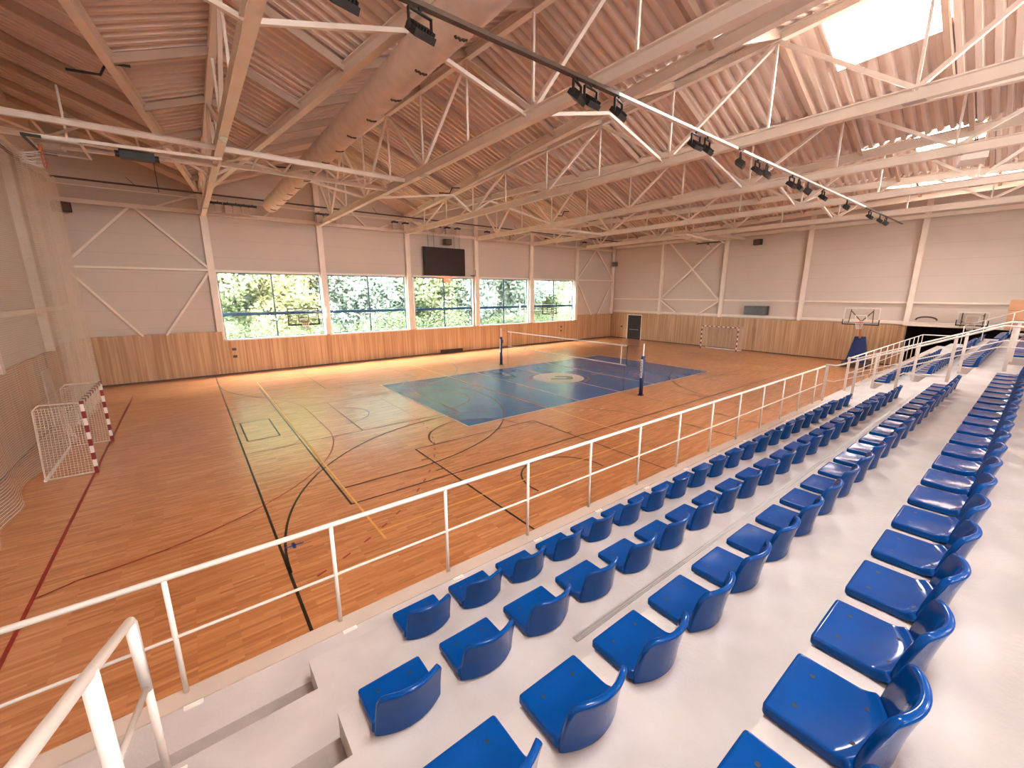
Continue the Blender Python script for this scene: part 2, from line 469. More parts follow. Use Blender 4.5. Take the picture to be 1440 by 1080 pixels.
# ------------------------------------------------------------------ folded roof deck
def sfrac(y): return (YW - y) / (YW - Y0)
def bay_profile(i, y):
    """bay between truss i (at x=TX0+6.15 i) and i+1: (x_left, z_left), valley, (x_right, z_right); odd trusses low at the windows"""
    xl = 1.45 + BW * i; xr = xl + BW; s = sfrac(y)
    if i % 2 == 0:   # truss i low at window
        return (xl, ZV + RISE * s), (xl + BW * s, ZV), (xr, ZV + RISE * (1 - s))
    return (xl, ZV + RISE * (1 - s)), (xr - BW * s, ZV), (xr, ZV + RISE * s)

SKY = {2: [('A', 0.03, 14.02, 15.65, 2.70, 4.90)], 4: [('A', 0, 26.20, 27.60, 2.85, 5.00)], 5: [('A', 0, 33.2, 34.0, 1.9, 7.2)],
       0: [('A', 0, 1.9, 3.6, -1.2, 0.8)]}  # this one is unseen, added to light the nearest seats
SKY_ADDED = {2: (14.2, 15.6, -9.0, -7.0), 4: (26.6, 28.2, -9.0, -7.0), 0: (1.9, 3.6, -9.0, -7.0)}  # unseen roof lights added behind the camera to light the stand
holes = {}
for k, v in SKY.items():
    for h in v: holes.setdefault(k, []).append(h[2:])
for k, v in SKY_ADDED.items(): holes.setdefault(k, []).append(v)

def deck_z(i, x, y):
    (xl, zl), (xv, zv), (xr, zr) = bay_profile(i, y)
    if x <= xv: return zl + (zv - zl) * (x - xl) / max(1e-6, xv - xl)
    return zv + (zr - zv) * (x - xv) / max(1e-6, xr - xv)

RIB = 0.33
for i in range(-1, 6):
    bm = bmesh.new()
    ys = []
    n = int((YW - Y0) / RIB)
    for k in range(n):
        y = Y0 + k * RIB
        ys += [(y, 0.0), (y + 0.12, 0.0), (y + 0.16, 0.14), (y + 0.29, 0.14)]
    ys.append((YW, 0.0))
    hs = holes.get(i, [])
    # snap hole limits to rib edges
    for (y, dz), (y2, dz2) in zip(ys, ys[1:]):
        if y2 <= y: continue
        cutx = [h for h in hs if h[2] <= (y + y2) / 2 <= h[3]]
        def xs_at(yy):
            (xl, _), (xv, _), (xr, _) = bay_profile(i, yy)
            L = [xl, xv]
            if cutx: L = [xl, max(xl + .001, cutx[0][0]), min(cutx[0][1], xv - 0.001), xv]
            return L + [xr]
        A, B = xs_at(y), xs_at(y2)
        for q in range(len(A) - 1):
            if cutx and q == 1: continue
            x0, x1 = max(A[q], XL - 0.2), max(A[q + 1], XL - 0.2)
            x2, x3 = max(B[q + 1], XL - 0.2), max(B[q], XL - 0.2)
            if (x1 - x0) < 0.002 and (x2 - x3) < 0.002: continue
            x1, x2 = min(x1, XE + .2), min(x2, XE + .2)
            vs = [bm.verts.new((xx, yy, deck_z(i, xx, yy) + 0.24 + dd)) for xx, yy, dd in ((x0, y, dz), (x1, y, dz), (x2, y2, dz2), (x3, y2, dz2))]
            try: bm.faces.new(vs)
            except ValueError: pass
    bmesh.ops.remove_doubles(bm, verts=bm.verts, dist=0.0005)
    o = link('ceiling', bm, 'deck'); struct(o)
    sm = o.modifiers.new('thick', 'SOLIDIFY'); sm.thickness = -0.02
    # roof lights
    for (x0, x1, ya, yb) in hs:
        def curb(bm):
            zz = lambda x, y: deck_z(i, x, y) + 0.2
            cs = [(x0, ya), (x1, ya), (x1, yb), (x0, yb)]
            for a_, b_ in zip(cs, cs[1:] + cs[:1]):
                bar(bm, (a_[0], a_[1], zz(*a_) + 0.14), (b_[0], b_[1], zz(*b_) + 0.14), 0.05, 0.42)
        sk = part('roof_light_frame', 'steel', None, curb)
        sk.name = 'window_%d' % (6 + sum(1 for o_ in bpy.data.objects if o_.name.startswith('window_') and int(o_.name.split('_')[1][:2].split('.')[0]) > 5))
        struct(sk)
        part('pane', 'glass', sk, lambda bm: bm.faces.new([bm.verts.new((x, y, deck_z(i, x, y) + 0.56)) for x, y in ((x0, ya), (x1, ya), (x1, yb), (x0, yb))]))
        cx_, cy_ = (x0 + x1) / 2, (ya + yb) / 2
        sl = math.atan2(deck_z(i, x0, cy_) - deck_z(i, x1, cy_), x1 - x0)
        portal((cx_, cy_, deck_z(i, cx_, cy_) + 0.5), (0, sl, 0), (x1 - x0) / math.cos(sl), yb - ya)

# ================================================================== ROOF STEEL
def truss_top(i, y):
    s = sfrac(y)
    return ZV + 0.05 + RISE * (s if i % 2 == 0 else 1 - s)
TOPN = [5.8 + 6.2 * k for k in range(-3, 4)] + [30.4]
BOTN = [2.7 + 6.2 * k for k in range(-2, 5)]
TN = ['nearest the left end wall', 'second from the left end wall', 'third from the left end wall', 'fourth from the left end wall',
      'fifth from the left end wall', 'the last before the far end wall']
for i, x in enumerate(TX):
    t = thing('roof_truss', 'cream steel roof truss, ' + TN[i], 'roof truss', (0, 0, 0), 0, 'roof trusses across the hall')
    part('bottom_chord', 'steel', t, lambda bm: ibeam(bm, (x, Y0 + 0.1, ZC), (x, 30.45, ZC), 0.22, 0.30, 0.03, 0.02))
    part('top_chord', 'steel', t, lambda bm: ibeam(bm, (x, Y0 + 0.1, truss_top(i, Y0) ), (x, 30.6, truss_top(i, 30.6)), 0.18, 0.24, 0.025, 0.02))
    nodes = sorted([(y, 'b') for y in BOTN] + [(y, 't') for y in TOPN] + [(Y0 + 0.3, 'b')])
    for (ya, ka), (yb, kb) in zip(nodes, nodes[1:]):
        if ka == kb: continue
        za = ZC + 0.12 if ka == 'b' else truss_top(i, ya) - 0.1
        zb = ZC + 0.12 if kb == 'b' else truss_top(i, yb) - 0.1
        part('diagonal', 'steel', t, lambda bm: bar(bm, (x, ya, za), (x, yb, zb), 0.10, 0.10))
    for y in BOTN + TOPN[1:-1]:
        part('post', 'steel', t, lambda bm: bar(bm, (x, y, ZC + 0.1), (x, y, truss_top(i, y) - 0.08), 0.06, 0.06))
    for y in BOTN[2::2]:
        part('splice_plate', 'zinc', t, lambda bm: [box(bm, x - 0.10, x + 0.10, y - 0.2, y + 0.2, ZC - 0.162, ZC - 0.15)])

def valley_x(i, y): return bay_profile(i, y)[1][0]
BAYN = ['in the left end bay', 'in the second bay', 'in the third bay', 'in the fourth bay', 'in the fifth bay', 'in the sixth bay', 'in the far end bay']
for i in range(-1, 6):
    ya, yb = Y0 + 0.2, YW - 0.2
    o = part('valley_beam', 'steel', None, lambda bm: ibeam(bm, (valley_x(i, ya), ya, ZV + 0.03), (valley_x(i, yb), yb, ZV + 0.03), 0.2, 0.32, 0.025, 0.02))
    tag(o, 'diagonal cream steel beam under the roof valley ' + BAYN[i + 1], 'steel beam', 'roof valley beams')
    # purlins: bent pieces following both slopes
    ylist = [5.8 + 3.1 * k for k in range(-4, 9)]
    for k, y in enumerate(ylist):
        if y > YW - 0.6: continue
        (xl, zl), (xv, zv), (xr, zr) = bay_profile(i, y)
        xl2 = max(xl, XL + 0.02); zl2 = deck_z(i, xl2, y); xr2 = min(xr, XE - 0.05); zr2 = deck_z(i, xr2, y)
        t = thing('purlin', 'roof purlin %s, %s from the windows' % (BAYN[i + 1], ORD[len(ylist) - k]), 'purlin', (0, 0, 0), 0, 'purlins under the roof deck')
        part('slope_piece', 'primer', t, lambda bm: bar(bm, (xl2, y, zl2 + 0.12), (xv, y, zv + 0.12), 0.12, 0.2))
        part('slope_piece', 'primer', t, lambda bm: bar(bm, (xv, y, zv + 0.12), (xr2, y, zr2 + 0.12), 0.12, 0.2))

# knee struts from the bottom chords up to the valleys
kn = 0
for i in range(0, 6):
    for y in (9.2, 21.4):
        for sgn in (-1, 1):
            b_ = i if sgn > 0 else i - 1
            vx = valley_x(b_, y)
            if vx > XE - 1 or vx < XL: continue
            o = part('knee_strut', 'steel', None, lambda bm: bar(bm, (TX[i], y, ZC + 0.1), (vx, y, ZV - 0.15), 0.09, 0.09))
            tag(o, 'slim strut on the %s side of the %s truss, %s' % ('right' if sgn > 0 else 'left', ORD[i + 1], 'near the stand' if y < 12 else 'near the windows'), 'strut', 'knee struts')

# horizontal wind bracing lattice from the left wall to the second truss
def lattice(name, label, x0, x1, ya, yb, z, n):
    t = thing(name, label, 'bracing', (0, 0, 0), 0, 'horizontal roof bracing')
    for y in (ya, yb): part('chord', 'steel', t, lambda bm: ibeam(bm, (x0, y, z), (x1, y, z), 0.12, 0.16, 0.02, 0.015))
    for k in range(n):
        xa, xb = x0 + (x1 - x0) * k / n, x0 + (x1 - x0) * (k + 1) / n
        part('brace', 'steel', t, lambda bm: bar(bm, (xa, ya if k % 2 else yb, z), (xb, yb if k % 2 else ya, z), 0.05, 0.05))
        part('spacer', 'steel', t, lambda bm: bar(bm, (xa, ya, z), (xa, yb, z), 0.05, 0.05))
lattice('wind_bracing', 'horizontal lattice girder from the left wall to the second truss', XL + 0.1, TX[1], 16.75, 18.6, ZC, 12)
lattice('wind_bracing', 'horizontal lattice girder between the far wall and the sixth truss', TX[5], XE - 0.2, 16.75, 18.6, ZC, 6)
lattice('wind_bracing', 'horizontal lattice girder between the fourth and fifth trusses', TX[3], TX[4], 22.2, 23.8, ZC, 6)

# wall columns on the window wall
for i, x in enumerate(TX):
    top = 12.9 if i % 2 else 10.6
    o = part('column', 'steel', None, lambda bm: [box(bm, x - 0.17, x + 0.17, 30.42, 30.60, (2.67 if i == 0 else 2.15) , top)])
    tag(o, 'cream steel column on the window wall, %s from the left' % ORD[i + 1], 'column', 'window wall columns')
for x, lab in ((XL + 0.15, 'cream steel column in the left corner of the window wall'), (XE - 0.25, 'cream steel column in the far right corner by the black door')):
    o = part('column', 'steel', None, lambda bm: box(bm, x - 0.12, x + 0.12, 30.35, 30.6, 2.67, 10.6)); tag(o, lab, 'column')
o = part('eave_beam', 'steel', None, lambda bm: ibeam(bm, (XL + 0.1, 30.38, 9.40), (XE - 0.1, 30.38, 9.40), 0.16, 0.2, 0.02, 0.02))
tag(o, 'long horizontal cream beam along the top of the window wall', 'steel beam')
o = part('eave_beam', 'steel', None, lambda bm: ibeam(bm, (37.9, Y0 + .2, 9.70), (37.9, 30.2, 9.70), 0.16, 0.24, 0.02, 0.02))
tag(o, 'long horizontal cream beam along the top of the far end wall', 'steel beam')
# gable struts above the windows
for i, x in enumerate(TX):
    zt, dx = (12.4, 3.1) if i % 2 else (10.4, 2.0)
    t = thing('gable_strut', 'pair of sloping struts spreading down from the head of the %s window wall column' % ORD[i + 1], 'strut', (0, 0, 0), 0, 'gable struts')
    for s in (-1, 1):
        part('strut_arm', 'steel', t, lambda bm: bar(bm, (x, 30.5, zt), (x + s * dx, 30.5, 9.5), 0.10, 0.10))
# cross bracing
def bracing(label, segs, wd=0.11):
    t = thing('cross_bracing', label, 'bracing')
    for a, b in segs: part('brace', 'steel', t, lambda bm: bar(bm, a, b, wd, wd))
for x0, x1, lab in ((XL + 0.2, TX[0] - 0.15, 'diamond of cream steel bracing in the left bay of the window wall'), (TX[5] + 0.15, XE - 0.3, 'diamond of cream steel bracing in the right bay of the window wall')):
    xm = (x0 + x1) / 2; yb = 30.5
    bracing(lab, [((xm - 0.1, yb, 9.35), (x0, yb, 6.4)), ((xm + 0.1, yb, 9.35), (x1, yb, 6.4)), ((x0, yb, 6.25), (x1, yb, 6.25)),
                  ((x0, yb, 6.1), (xm - 0.5, yb, 2.6)), ((x1, yb, 6.1), (xm + 0.5, yb, 2.6))])
# end wall columns and girts
EY = [24.4, 18.25, 12.0, 5.75, -0.4, -6.5]
for k, y in enumerate(EY):
    o = part('column', 'steel', None, lambda bm: [box(bm, XE - 0.3, XE - 0.28, y - 0.13, y + 0.13, 2.8, 10.7), box(bm, XE - 0.28, XE - 0.02, y - 0.012, y + 0.012, 2.8, 10.7), box(bm, XE - 0.02, XE, y - 0.13, y + 0.13, 2.8, 10.7)])
    tag(o, 'cream steel column on the far end wall, %s from the window corner' % ORD[k + 1], 'column', 'end wall columns')
ends = [30.3] + EY
for k in range(len(EY)):
    a, b = ends[k], ends[k + 1]
    for z, nm in ((4.3, 'upper'), (2.98, 'lower')):
        o = part('wall_girt', 'steel', None, lambda bm: bar(bm, (XE - 0.1, a - 0.1, z), (XE - 0.1, b + 0.1, z), 0.14, 0.11 if z > 4 else 0.2))
        tag(o, '%s horizontal cream rail on the far end wall, %s bay from the window corner' % (nm, ORD[k + 1]), 'wall rail', 'end wall rails')
bracing('large X of cream steel bracing on the far end wall above the handball goal',
        [((XE - 0.35, 24.25, 4.35), (XE - 0.35, 18.4, 9.6)), ((XE - 0.42, 18.4, 4.35), (XE - 0.42, 23.6, 9.6)),
         ((XE - 0.3, 24.25, 4.2), (XE - 0.3, 22.2, 2.85)), ((XE - 0.3, 18.4, 4.2), (XE - 0.3, 20.4, 2.85))])
# left wall steel behind the net
for k, y in enumerate((24.4, 18.25, 12.0, 5.75)):
    o = part('column', 'steel', None, lambda bm: box(bm, XL, XL + 0.25, y - 0.12, y + 0.12, 2.67, 10.5))
    tag(o, 'cream steel column on the left end wall behind the netting, %s from the windows' % ORD[k + 1], 'column', 'left wall columns')
o = part('wall_girt', 'steel', None, lambda bm: bar(bm, (XL + 0.15, 3.7, 4.3), (XL + 0.15, 30.2, 4.3), 0.16, 0.16))
tag(o, 'horizontal cream rail along the left end wall behind the netting', 'wall rail')

# fabric air duct
t = thing('air_duct', 'long round fabric air duct hanging between the first and second trusses', 'air duct')
def duct(bm):
    seg, r = 28, 0.385
    rings = []
    ny = 120
    for k in range(ny + 1):
        y = -8 + (28.6 + 8) * k / ny
        rr = r * (1 + 0.012 * math.sin(k * 2.1) + (-0.035 if k % 5 == 0 else 0))
        rings.append([bm.verts.new((4.6 + rr * math.cos(a), y, 9.87 + rr * math.sin(a) * (1 + 0.01 * math.sin(3 * a + k)))) for a in [2 * PI * q / seg for q in range(seg)]])
    for a, b in zip(rings, rings[1:]):
        for q in range(seg): bm.faces.new((a[q], a[(q + 1) % seg], b[(q + 1) % seg], b[q]))
    bm.faces.new(rings[0]); bm.faces.new(rings[-1])
part('duct_sleeve', 'fabric', t, duct, True)
for k in range(14):
    y = 27.6 - k * 1.55
    def ring(bm):
        for q in range(9):
            a = -PI * 0.62 + q * 0.075 + (k % 3) * 0.12
            c = (4.6 + 0.397 * math.cos(a), y + 0.02 * math.sin(q * 2), 9.87 + 0.397 * math.sin(a))
            box(bm, c[0] - 0.014, c[0] + 0.014, c[1] - 0.025, c[1] + 0.025, c[2] - 0.012, c[2] + 0.012)
    part('nozzle_row', 'seam', t, ring)

# ------------------------------------------------------------------ lights on their tracks
def floodlight(label, loc, rz, tilt, group, pale=False):
    t = thing('floodlight', label, 'floodlight', loc, rz, group)
    def body(bm):
        box(bm, -0.19, 0.19, -0.14, 0.14, -0.05, 0.05)
        for k in range(7): box(bm, -0.17 + k * 0.053, -0.155 + k * 0.053, -0.12, 0.12, 0.05, 0.10)
        bmesh.ops.rotate(bm, verts=bm.verts, cent=(0, 0, 0), matrix=Matrix.Rotation(tilt, 3, 'X'))
        bmesh.ops.translate(bm, verts=bm.verts, vec=(0, 0, -0.34))
    part('lamp_head', 'black', t, body)
    part('yoke', 'black', t, lambda bm: [bar(bm, (-0.21, 0, -0.34), (-0.21, 0, -0.08), 0.02, 0.05), bar(bm, (0.21, 0, -0.34), (0.21, 0, -0.08), 0.02, 0.05), bar(bm, (-0.22, 0, -0.08), (0.22, 0, -0.08), 0.05, 0.02), bar(bm, (0, 0, -0.08), (0, 0, 0.0), 0.04, 0.04)])
    return t
fl0 = floodlight('x', (0, 0, 0), 0, 0.7, 'floodlights on the long track')
def px_on(u, v, axis, val):
    d = RX * (u - 720) + DN * (v - 540) + FW * 579
    t_ = (val - (0, 0, H)[axis]) / d[axis]
    return Vector((0, 0, H)) + d * t_
TRY, TRZ = 6.55, 9.12
xs = [2.2, 3.35, 6.75, 7.15, 8.05, 11.3, 11.9, 13.9, 15.1, 15.8, 18.0, 18.7, 19.6, 21.4, 24.6, 28.6, 30.6, 31.9]
for k, x in enumerate(xs):
    lab = 'black floodlight hung under the long ceiling light track, %s from the left' % ORD[k + 1]
    if k == 0:
        fl0.location = (x, TRY, TRZ); fl0['label'] = lab; fl0.rotation_euler = (0, 0, 0.2)
    else: copy_to(fl0, (x, TRY, TRZ), lab, 0.2 + 0.1 * ((k * 7) % 5 - 2))
t = thing('light_track', 'long pale ceiling light track running the length of the hall above the stand', 'light track')
part('track_rail', 'dark', t, lambda bm: bar(bm, (-1.5, TRY, TRZ + 0.03), (8.0, TRY, TRZ + 0.03), 0.11, 0.07))  # near length coloured dark to paint its shaded side
part('track_rail', 'white', t, lambda bm: bar(bm, (8.0, TRY, TRZ + 0.03), (13.6, TRY, TRZ + 0.03), 0.11, 0.06))
part('track_rail', 'white', t, lambda bm: bar(bm, (14.0, TRY, TRZ + 0.03), (27.5, TRY, TRZ + 0.03), 0.10, 0.06))
part('track_rail', 'dark', t, lambda bm: bar(bm, (27.5, TRY, TRZ + 0.03), (36.0, TRY, TRZ + 0.03), 0.07, 0.06))
def cable(bm):
    pts = [(x_ * 1.0, TRY + 0.03 + 0.02 * math.sin(x_ * 3), TRZ + 0.075 + 0.012 * math.sin(x_ * 2.1)) for x_ in [v * 0.5 for v in range(-3, 70)]]
    tube(bm, pts, 0.012, 6)
part('cable', 'black', t, cable)

# row of fittings above the window wall
def wall_flood(label, loc, group):
    t = thing('wall_floodlight', label, 'floodlight', loc, 0, group)
    part('lamp_head', 'fascia', t, lambda bm: box(bm, -0.17, 0.17, -0.12, 0.12, -0.52, -0.10))
    part('lamp_top', 'black', t, lambda bm: [box(bm, -0.20, 0.20, -0.15, 0.15, -0.10, 0.02), bar(bm, (0, 0, 0), (0, 0, 0.1), 0.04, 0.04)])
    return t
wf = None
wx = [1.75, 2.15, 2.6, 3.0, 3.4, 3.8, 7.4, 7.85, 8.6, 12.4, 13.2, 15.8, 16.6, 17.5, 20.3, 21.4, 22.8, 27.0, 27.8, 32.0]
for k, x in enumerate(wx):
    lab = 'small box floodlight on the rail above the window wall, %s from the left' % ORD[k + 1]
    if wf is None: wf = wall_flood(lab, (x, 29.4, 9.85), 'floodlights above the windows')
    else: copy_to(wf, (x, 29.4, 9.85), lab)
t = thing('light_rail', 'thin rail carrying box floodlights above the window wall', 'light rail')
part('rail_tube', 'steel', t, lambda bm: tube(bm, [(XL + .1, 29.4, 9.97), (XE - .1, 29.4, 9.97)], 0.03, 8))
o = part('pipe', 'dark', None, lambda bm: [tube(bm, [(XL + 0.1, 28.9, 10.15), (XE - 0.2, 28.9, 10.15)], 0.045, 8)] + [tube(bm, [(x_, 28.9, 10.15), (x_ - 0.3, 28.9, ZV + 0.1)], 0.015, 6) for x_ in (-1.2, 4.9, 11, 17, 23, 29)])
tag(o, 'dark pipe running high along the window wall', 'pipe')
o = part('pipe', 'dark', None, lambda bm: [tube(bm, [(XL + 0.35, 14.0, 9.9), (XL + 0.35, 28.9, 9.9), (XL + 0.35, 28.9, 10.15)], 0.06, 8)])
tag(o, 'dark pipe running high along the left end wall', 'pipe')
# bent black conduits on top of trusses
for k, (x, y, z) in enumerate(((-0.9, 15.2, 10.1), (4.2, 20.5, 10.0), (11.5, 20.0, 9.9), (20.6, 21.0, 9.9), (23.5, 19.0, 10.0))):
    o = part('conduit', 'black', None, lambda bm: tube(bm, [(x - 0.6, y, z), (x, y, z + 0.05), (x + 0.15, y, z + 0.35), (x + 0.6, y, z + 0.4)], 0.03, 6))
    tag(o, 'short bent black conduit under the roof, %s from the left' % ORD[k + 1], 'conduit', 'bent conduits')
# grey box fixture near the roof light
t = thing('ceiling_unit', 'white box unit hanging under the beam beside the second roof light', 'ceiling unit', (24.1, 2.75, 9.75), 0.2)
part('casing', 'white', t, lambda bm: box(bm, -0.55, 0.55, -0.35, 0.35, 0, 0.5))
part('bracket', 'dark', t, lambda bm: [bar(bm, (-0.3, 0, 0.5), (-0.3, 0, 1.0), 0.04, 0.04), bar(bm, (0.3, 0, 0.5), (0.3, 0, 1.0), 0.04, 0.04)])

# ================================================================== COURT MARKINGS
CX, CY = 16.97, 17.3
def strip(pts, wd, mtl, z=0.003, name='court_line'):
    bm = bmesh.new()
    pts = [Vector((p[0], p[1], z)) for p in pts]
    L, Rr = [], []
    closed = (pts[0] - pts[-1]).length < 1e-4
    for i, p in enumerate(pts):
        if closed:
            d = pts[(i + 1) % (len(pts) - 1)] - pts[(i - 1) % (len(pts) - 1)]
            a_ = (pts[(i + 1) % (len(pts) - 1)] - pts[i % (len(pts) - 1)]).normalized(); b_ = (pts[i % (len(pts) - 1)] - pts[(i - 1) % (len(pts) - 1)]).normalized()
        else:
            a_ = (pts[min(i + 1, len(pts) - 1)] - pts[min(i, len(pts) - 2)]).normalized() if i < len(pts) - 1 else (pts[-1] - pts[-2]).normalized()
            b_ = (pts[i] - pts[i - 1]).normalized() if i > 0 else a_
        n1 = Vector((-a_.y, a_.x, 0)); n2 = Vector((-b_.y, b_.x, 0)); n = (n1 + n2).normalized()
        k = wd / 2 / max(0.3, n.dot(n1))
        L.append(bm.verts.new(p + n * k)); Rr.append(bm.verts.new(p - n * k))
    for i in range(len(pts) - 1): bm.faces.new((L[i], Rr[i], Rr[i + 1], L[i + 1]))
    bmesh.ops.remove_doubles(bm, verts=bm.verts, dist=0.0002)
    return link(name, bm, mtl)
def arc(cx, cy, r, a0, a1, n=40): return [(cx + r * math.cos(math.radians(a0 + (a1 - a0) * k / n)), cy + r * math.sin(math.radians(a0 + (a1 - a0) * k / n))) for k in range(n + 1)]
def mir(pts): return [(2 * CX - p[0], p[1]) for p in pts]
def flip(pts): return [(p[0], 2 * CY - p[1]) for p in pts]

bm = bmesh.new(); box(bm, 7.88, 25.95, 12.8, 21.8, 0.0005, 0.003)
vb = link('volleyball_court', bm, 'court_blue'); struct(vb)
lines = bpy.data.objects.new('court_markings', None); COL.objects.link(lines)
vb.name = 'court_surface'
def add(pts, wd, mtl, z=0.0045, nm='court_line'):
    o = strip(pts, wd, mtl, z, nm); o.parent = lines
lines['label'] = 'painted game lines on the wooden court'; lines['category'] = 'floor markings'
rect = lambda a, b, c, d: [(a, c), (b, c), (b, d), (a, d), (a, c)]
add(rect(7.85, 25.98, 12.77, 21.83), 0.06, 'line_white', 0.006)
for x in (13.98, 19.96, CX): add([(x, 12.8), (x, 21.8)], 0.05, 'line_white', 0.006)
blk, thin_ = 'line_black', 'line_thin'
z1 = 0.0052
add([(0.84, 5.0), (0.84, 30.5)], 0.05, blk, z1); add(mir([(0.84, 5.0), (0.84, 30.5)]), 0.05, blk, z1)
add(rect(2.5, 2 * CX - 2.5, 9.48, 25.1), 0.05, blk, z1)
for f in (lambda q: q, mir):
    add(f([(2.6, 14.78), (8.58, 14.78), (8.58, 19.8), (2.6, 19.8)]), 0.05, thin_, z1)
    add(f([(4.54, 14.78), (4.54, 19.8)]), 0.04, thin_, z1)
    add(f(arc(8.58, 17.28, 1.8, -90, 90)), 0.05, thin_, z1)
    add(f(arc(4.3, 17.25, 1.25, -90, 90)), 0.045, thin_, z1)
    add(f([(2.6, 10.46), (4.9, 10.46)] + arc(4.4, 17.25, 6.8, -85, 85) + [(4.9, 24.05), (2.6, 24.05)]), 0.05, blk, z1)
    add(f(rect(1.05, 2.03, 16.04, 18.55)), 0.05, blk, z1)
    add(f([(0.84, 14.71), (2.5, 14.71)]), 0.035, thin_, z1)
    # cross court
    for g in (lambda q: q, flip):
        c = 7.75
        add(f(g(arc(c, 7.6, 6.89, 180, 0, 60) + [(14.64, 5.0)])), 0.05, blk, z1)
        add(f(g([(5.25, 5.0), (5.25, 11.84), (10.28, 11.84), (10.28, 5.0)])), 0.05, blk, z1)
        add(f(g(arc(c, 11.84, 1.8, 180, 0))), 0.05, thin_, z1)
        add(f(g(arc(c, 7.45, 1.28, 190, -10))), 0.05, blk, z1)
        add(f(g([(14.66, 9.5), (14.76, 12.7)])), 0.045, thin_, z1)
        for yy in (8.95, 9.95, 10.9):
            add(f(g([(5.0, yy), (5.25, yy)])), 0.05, blk, z1); add(f(g([(10.28, yy), (10.5, yy)])), 0.05, blk, z1)
    # handball goal area
    ra = [(-2.63, 9.5)] + arc(-2.5, 15.75, 6.05, -90, 0, 24)[1:] + arc(-2.5, 18.95, 6.05, 0, 90, 24) + [(-2.63, 25.0)]
    add(f(ra), 0.04, 'line_red', z1)
    add(f([(-2.65, 7.3), (-2.65, 27.2)]), 0.06, 'line_red', z1)
    da = arc(-2.5, 15.75, 9.3, -70, 0, 60) + arc(-2.5, 18.95, 9.3, 0, 70, 60)
    for k in range(0, len(da) - 1, 3): add(f([da[k], da[k + 1]]), 0.045, 'line_red', z1)
add([(CX, 5.0), (CX, 12.75)], 0.05, thin_, z1); add([(CX, 21.85), (CX, 30.0)], 0.05, thin_, z1)
add(arc(CX, CY, 1.8, 0, 360, 60), 0.05, thin_, 0.0058)
add([(2.61, 7.6), (2.61, 27.0), (11.95, 27.0), (11.95, 7.95), (2.61, 7.95)], 0.05, 'line_yellow', 0.0056)
add([(0.9, 8.5), (1.25, 8.5)], 0.05, 'line_blue', 0.006); add([(1.07, 8.38), (1.07, 8.62)], 0.06, 'line_blue', 0.006)
for k in range(4): add([(12.3 + 0.45 * k, 11.9 - 0.2 * k), (12.5 + 0.45 * k, 11.83 - 0.2 * k)], 0.05, 'line_white', 0.006)

# round emblem at the centre
t = thing('court_emblem', 'white round emblem painted at the centre of the blue court', 'floor emblem', (CX, CY, 0.006))
def disc(bm, r, z, n=64):
    bm.faces.new([bm.verts.new((r * math.cos(2 * PI * k / n), r * math.sin(2 * PI * k / n), z)) for k in range(n)])
part('emblem_disc', 'line_white', t, lambda bm: disc(bm, 1.52, 0.002))
def emblem(bm):
    # bold open U-shaped mark, laid across the disc
    pts = [(-0.25, 0.48), (0.7, 0.48), (0.9, 0.3), (0.9, -0.34), (0.7, -0.52), (-0.55, -0.52), (-0.55, -0.18), (0.4, -0.18), (0.5, -0.1), (0.5, 0.08), (0.4, 0.16), (-0.25, 0.16)]
    bm.faces.new([bm.verts.new((p[0] * 0.9 + 0.05, p[1], 0.0035)) for p in pts])
e1 = part('emblem_mark', 'logo_grey', t, emblem); e1.rotation_euler = (0, 0, -0.7)
def ringpts(bm, r, a0, a1, w_):
    pts = [Vector((*p, 0.0035)) for p in arc(0, 0, r, a0, a1, 30)]
    q = [Vector((*p, 0.0035)) for p in arc(0, 0, r - w_, a0, a1, 30)]
    for k in range(30): bm.faces.new([bm.verts.new(v) for v in (pts[k], pts[k + 1], q[k + 1], q[k])])
part('emblem_ring', 'logo_line', t, lambda bm: [ringpts(bm, 1.12, 0, 359.9, 0.025), ringpts(bm, 0.75, 60, 250, 0.03)])
def letters(bm):
    for k in range(34):
        a = math.radians(15 + k * 9.7)
        if k in (9, 21, 22): continue
        m_ = Matrix.Rotation(a, 4, 'Z') @ Matrix.Translation((1.29, 0, 0.0035))
        h = 0.07; ww = 0.035
        for x0, x1, y0_, y1_ in ((-h, h, -ww, -ww + 0.02), (-h, -h + 0.02, -ww, ww), (h - 0.02, h, -ww, ww)) if k % 2 else ((-h, h, -0.01, 0.01), (h - 0.02, h, -ww, ww)):
            bm.faces.new([bm.verts.new(m_ @ Vector(c)) for c in ((x0, y0_, 0), (x1, y0_, 0), (x1, y1_, 0), (x0, y1_, 0))])
part('emblem_lettering', 'logo_line', t, letters)

# ================================================================== COURT EQUIPMENT
def vpost(label, x, y, h_):
    t = thing('volleyball_post', label, 'net post', (x, y, 0), 0, 'volleyball posts')
    part('base_plate', 'black', t, lambda bm: tube(bm, [(0, 0, 0), (0, 0, 0.03)], 0.16, 20))
    part('pole', 'steel', t, lambda bm: tube(bm, [(0, 0, 0.03), (0, 0, h_)], 0.035, 14), True)
    part('padding', 'pad_blue', t, lambda bm: tube(bm, [(0, 0, 0.03), (0, 0, 1.95)], 0.095, 20), True)
    part('lettering_strip', 'line_white', t, lambda bm: box(bm, -0.102, -0.09, -0.065, 0.05, 0.88, 1.80))
    part('post_lettering', 'pad_blue', t, lambda bm: [box(bm, -0.106, -0.102, -0.03 + 0.02 * (k % 2), 0.02 + 0.01 * (k % 3), 0.95 + k * 0.10, 1.01 + k * 0.10) for k in range(8)])
    part('winch', 'dark', t, lambda bm: box(bm, 0.09, 0.15, -0.05, 0.05, 1.5, 1.75))
vpost('blue padded volleyball post at the far side of the blue court near the windows', 17.05, 23.15, 2.55)
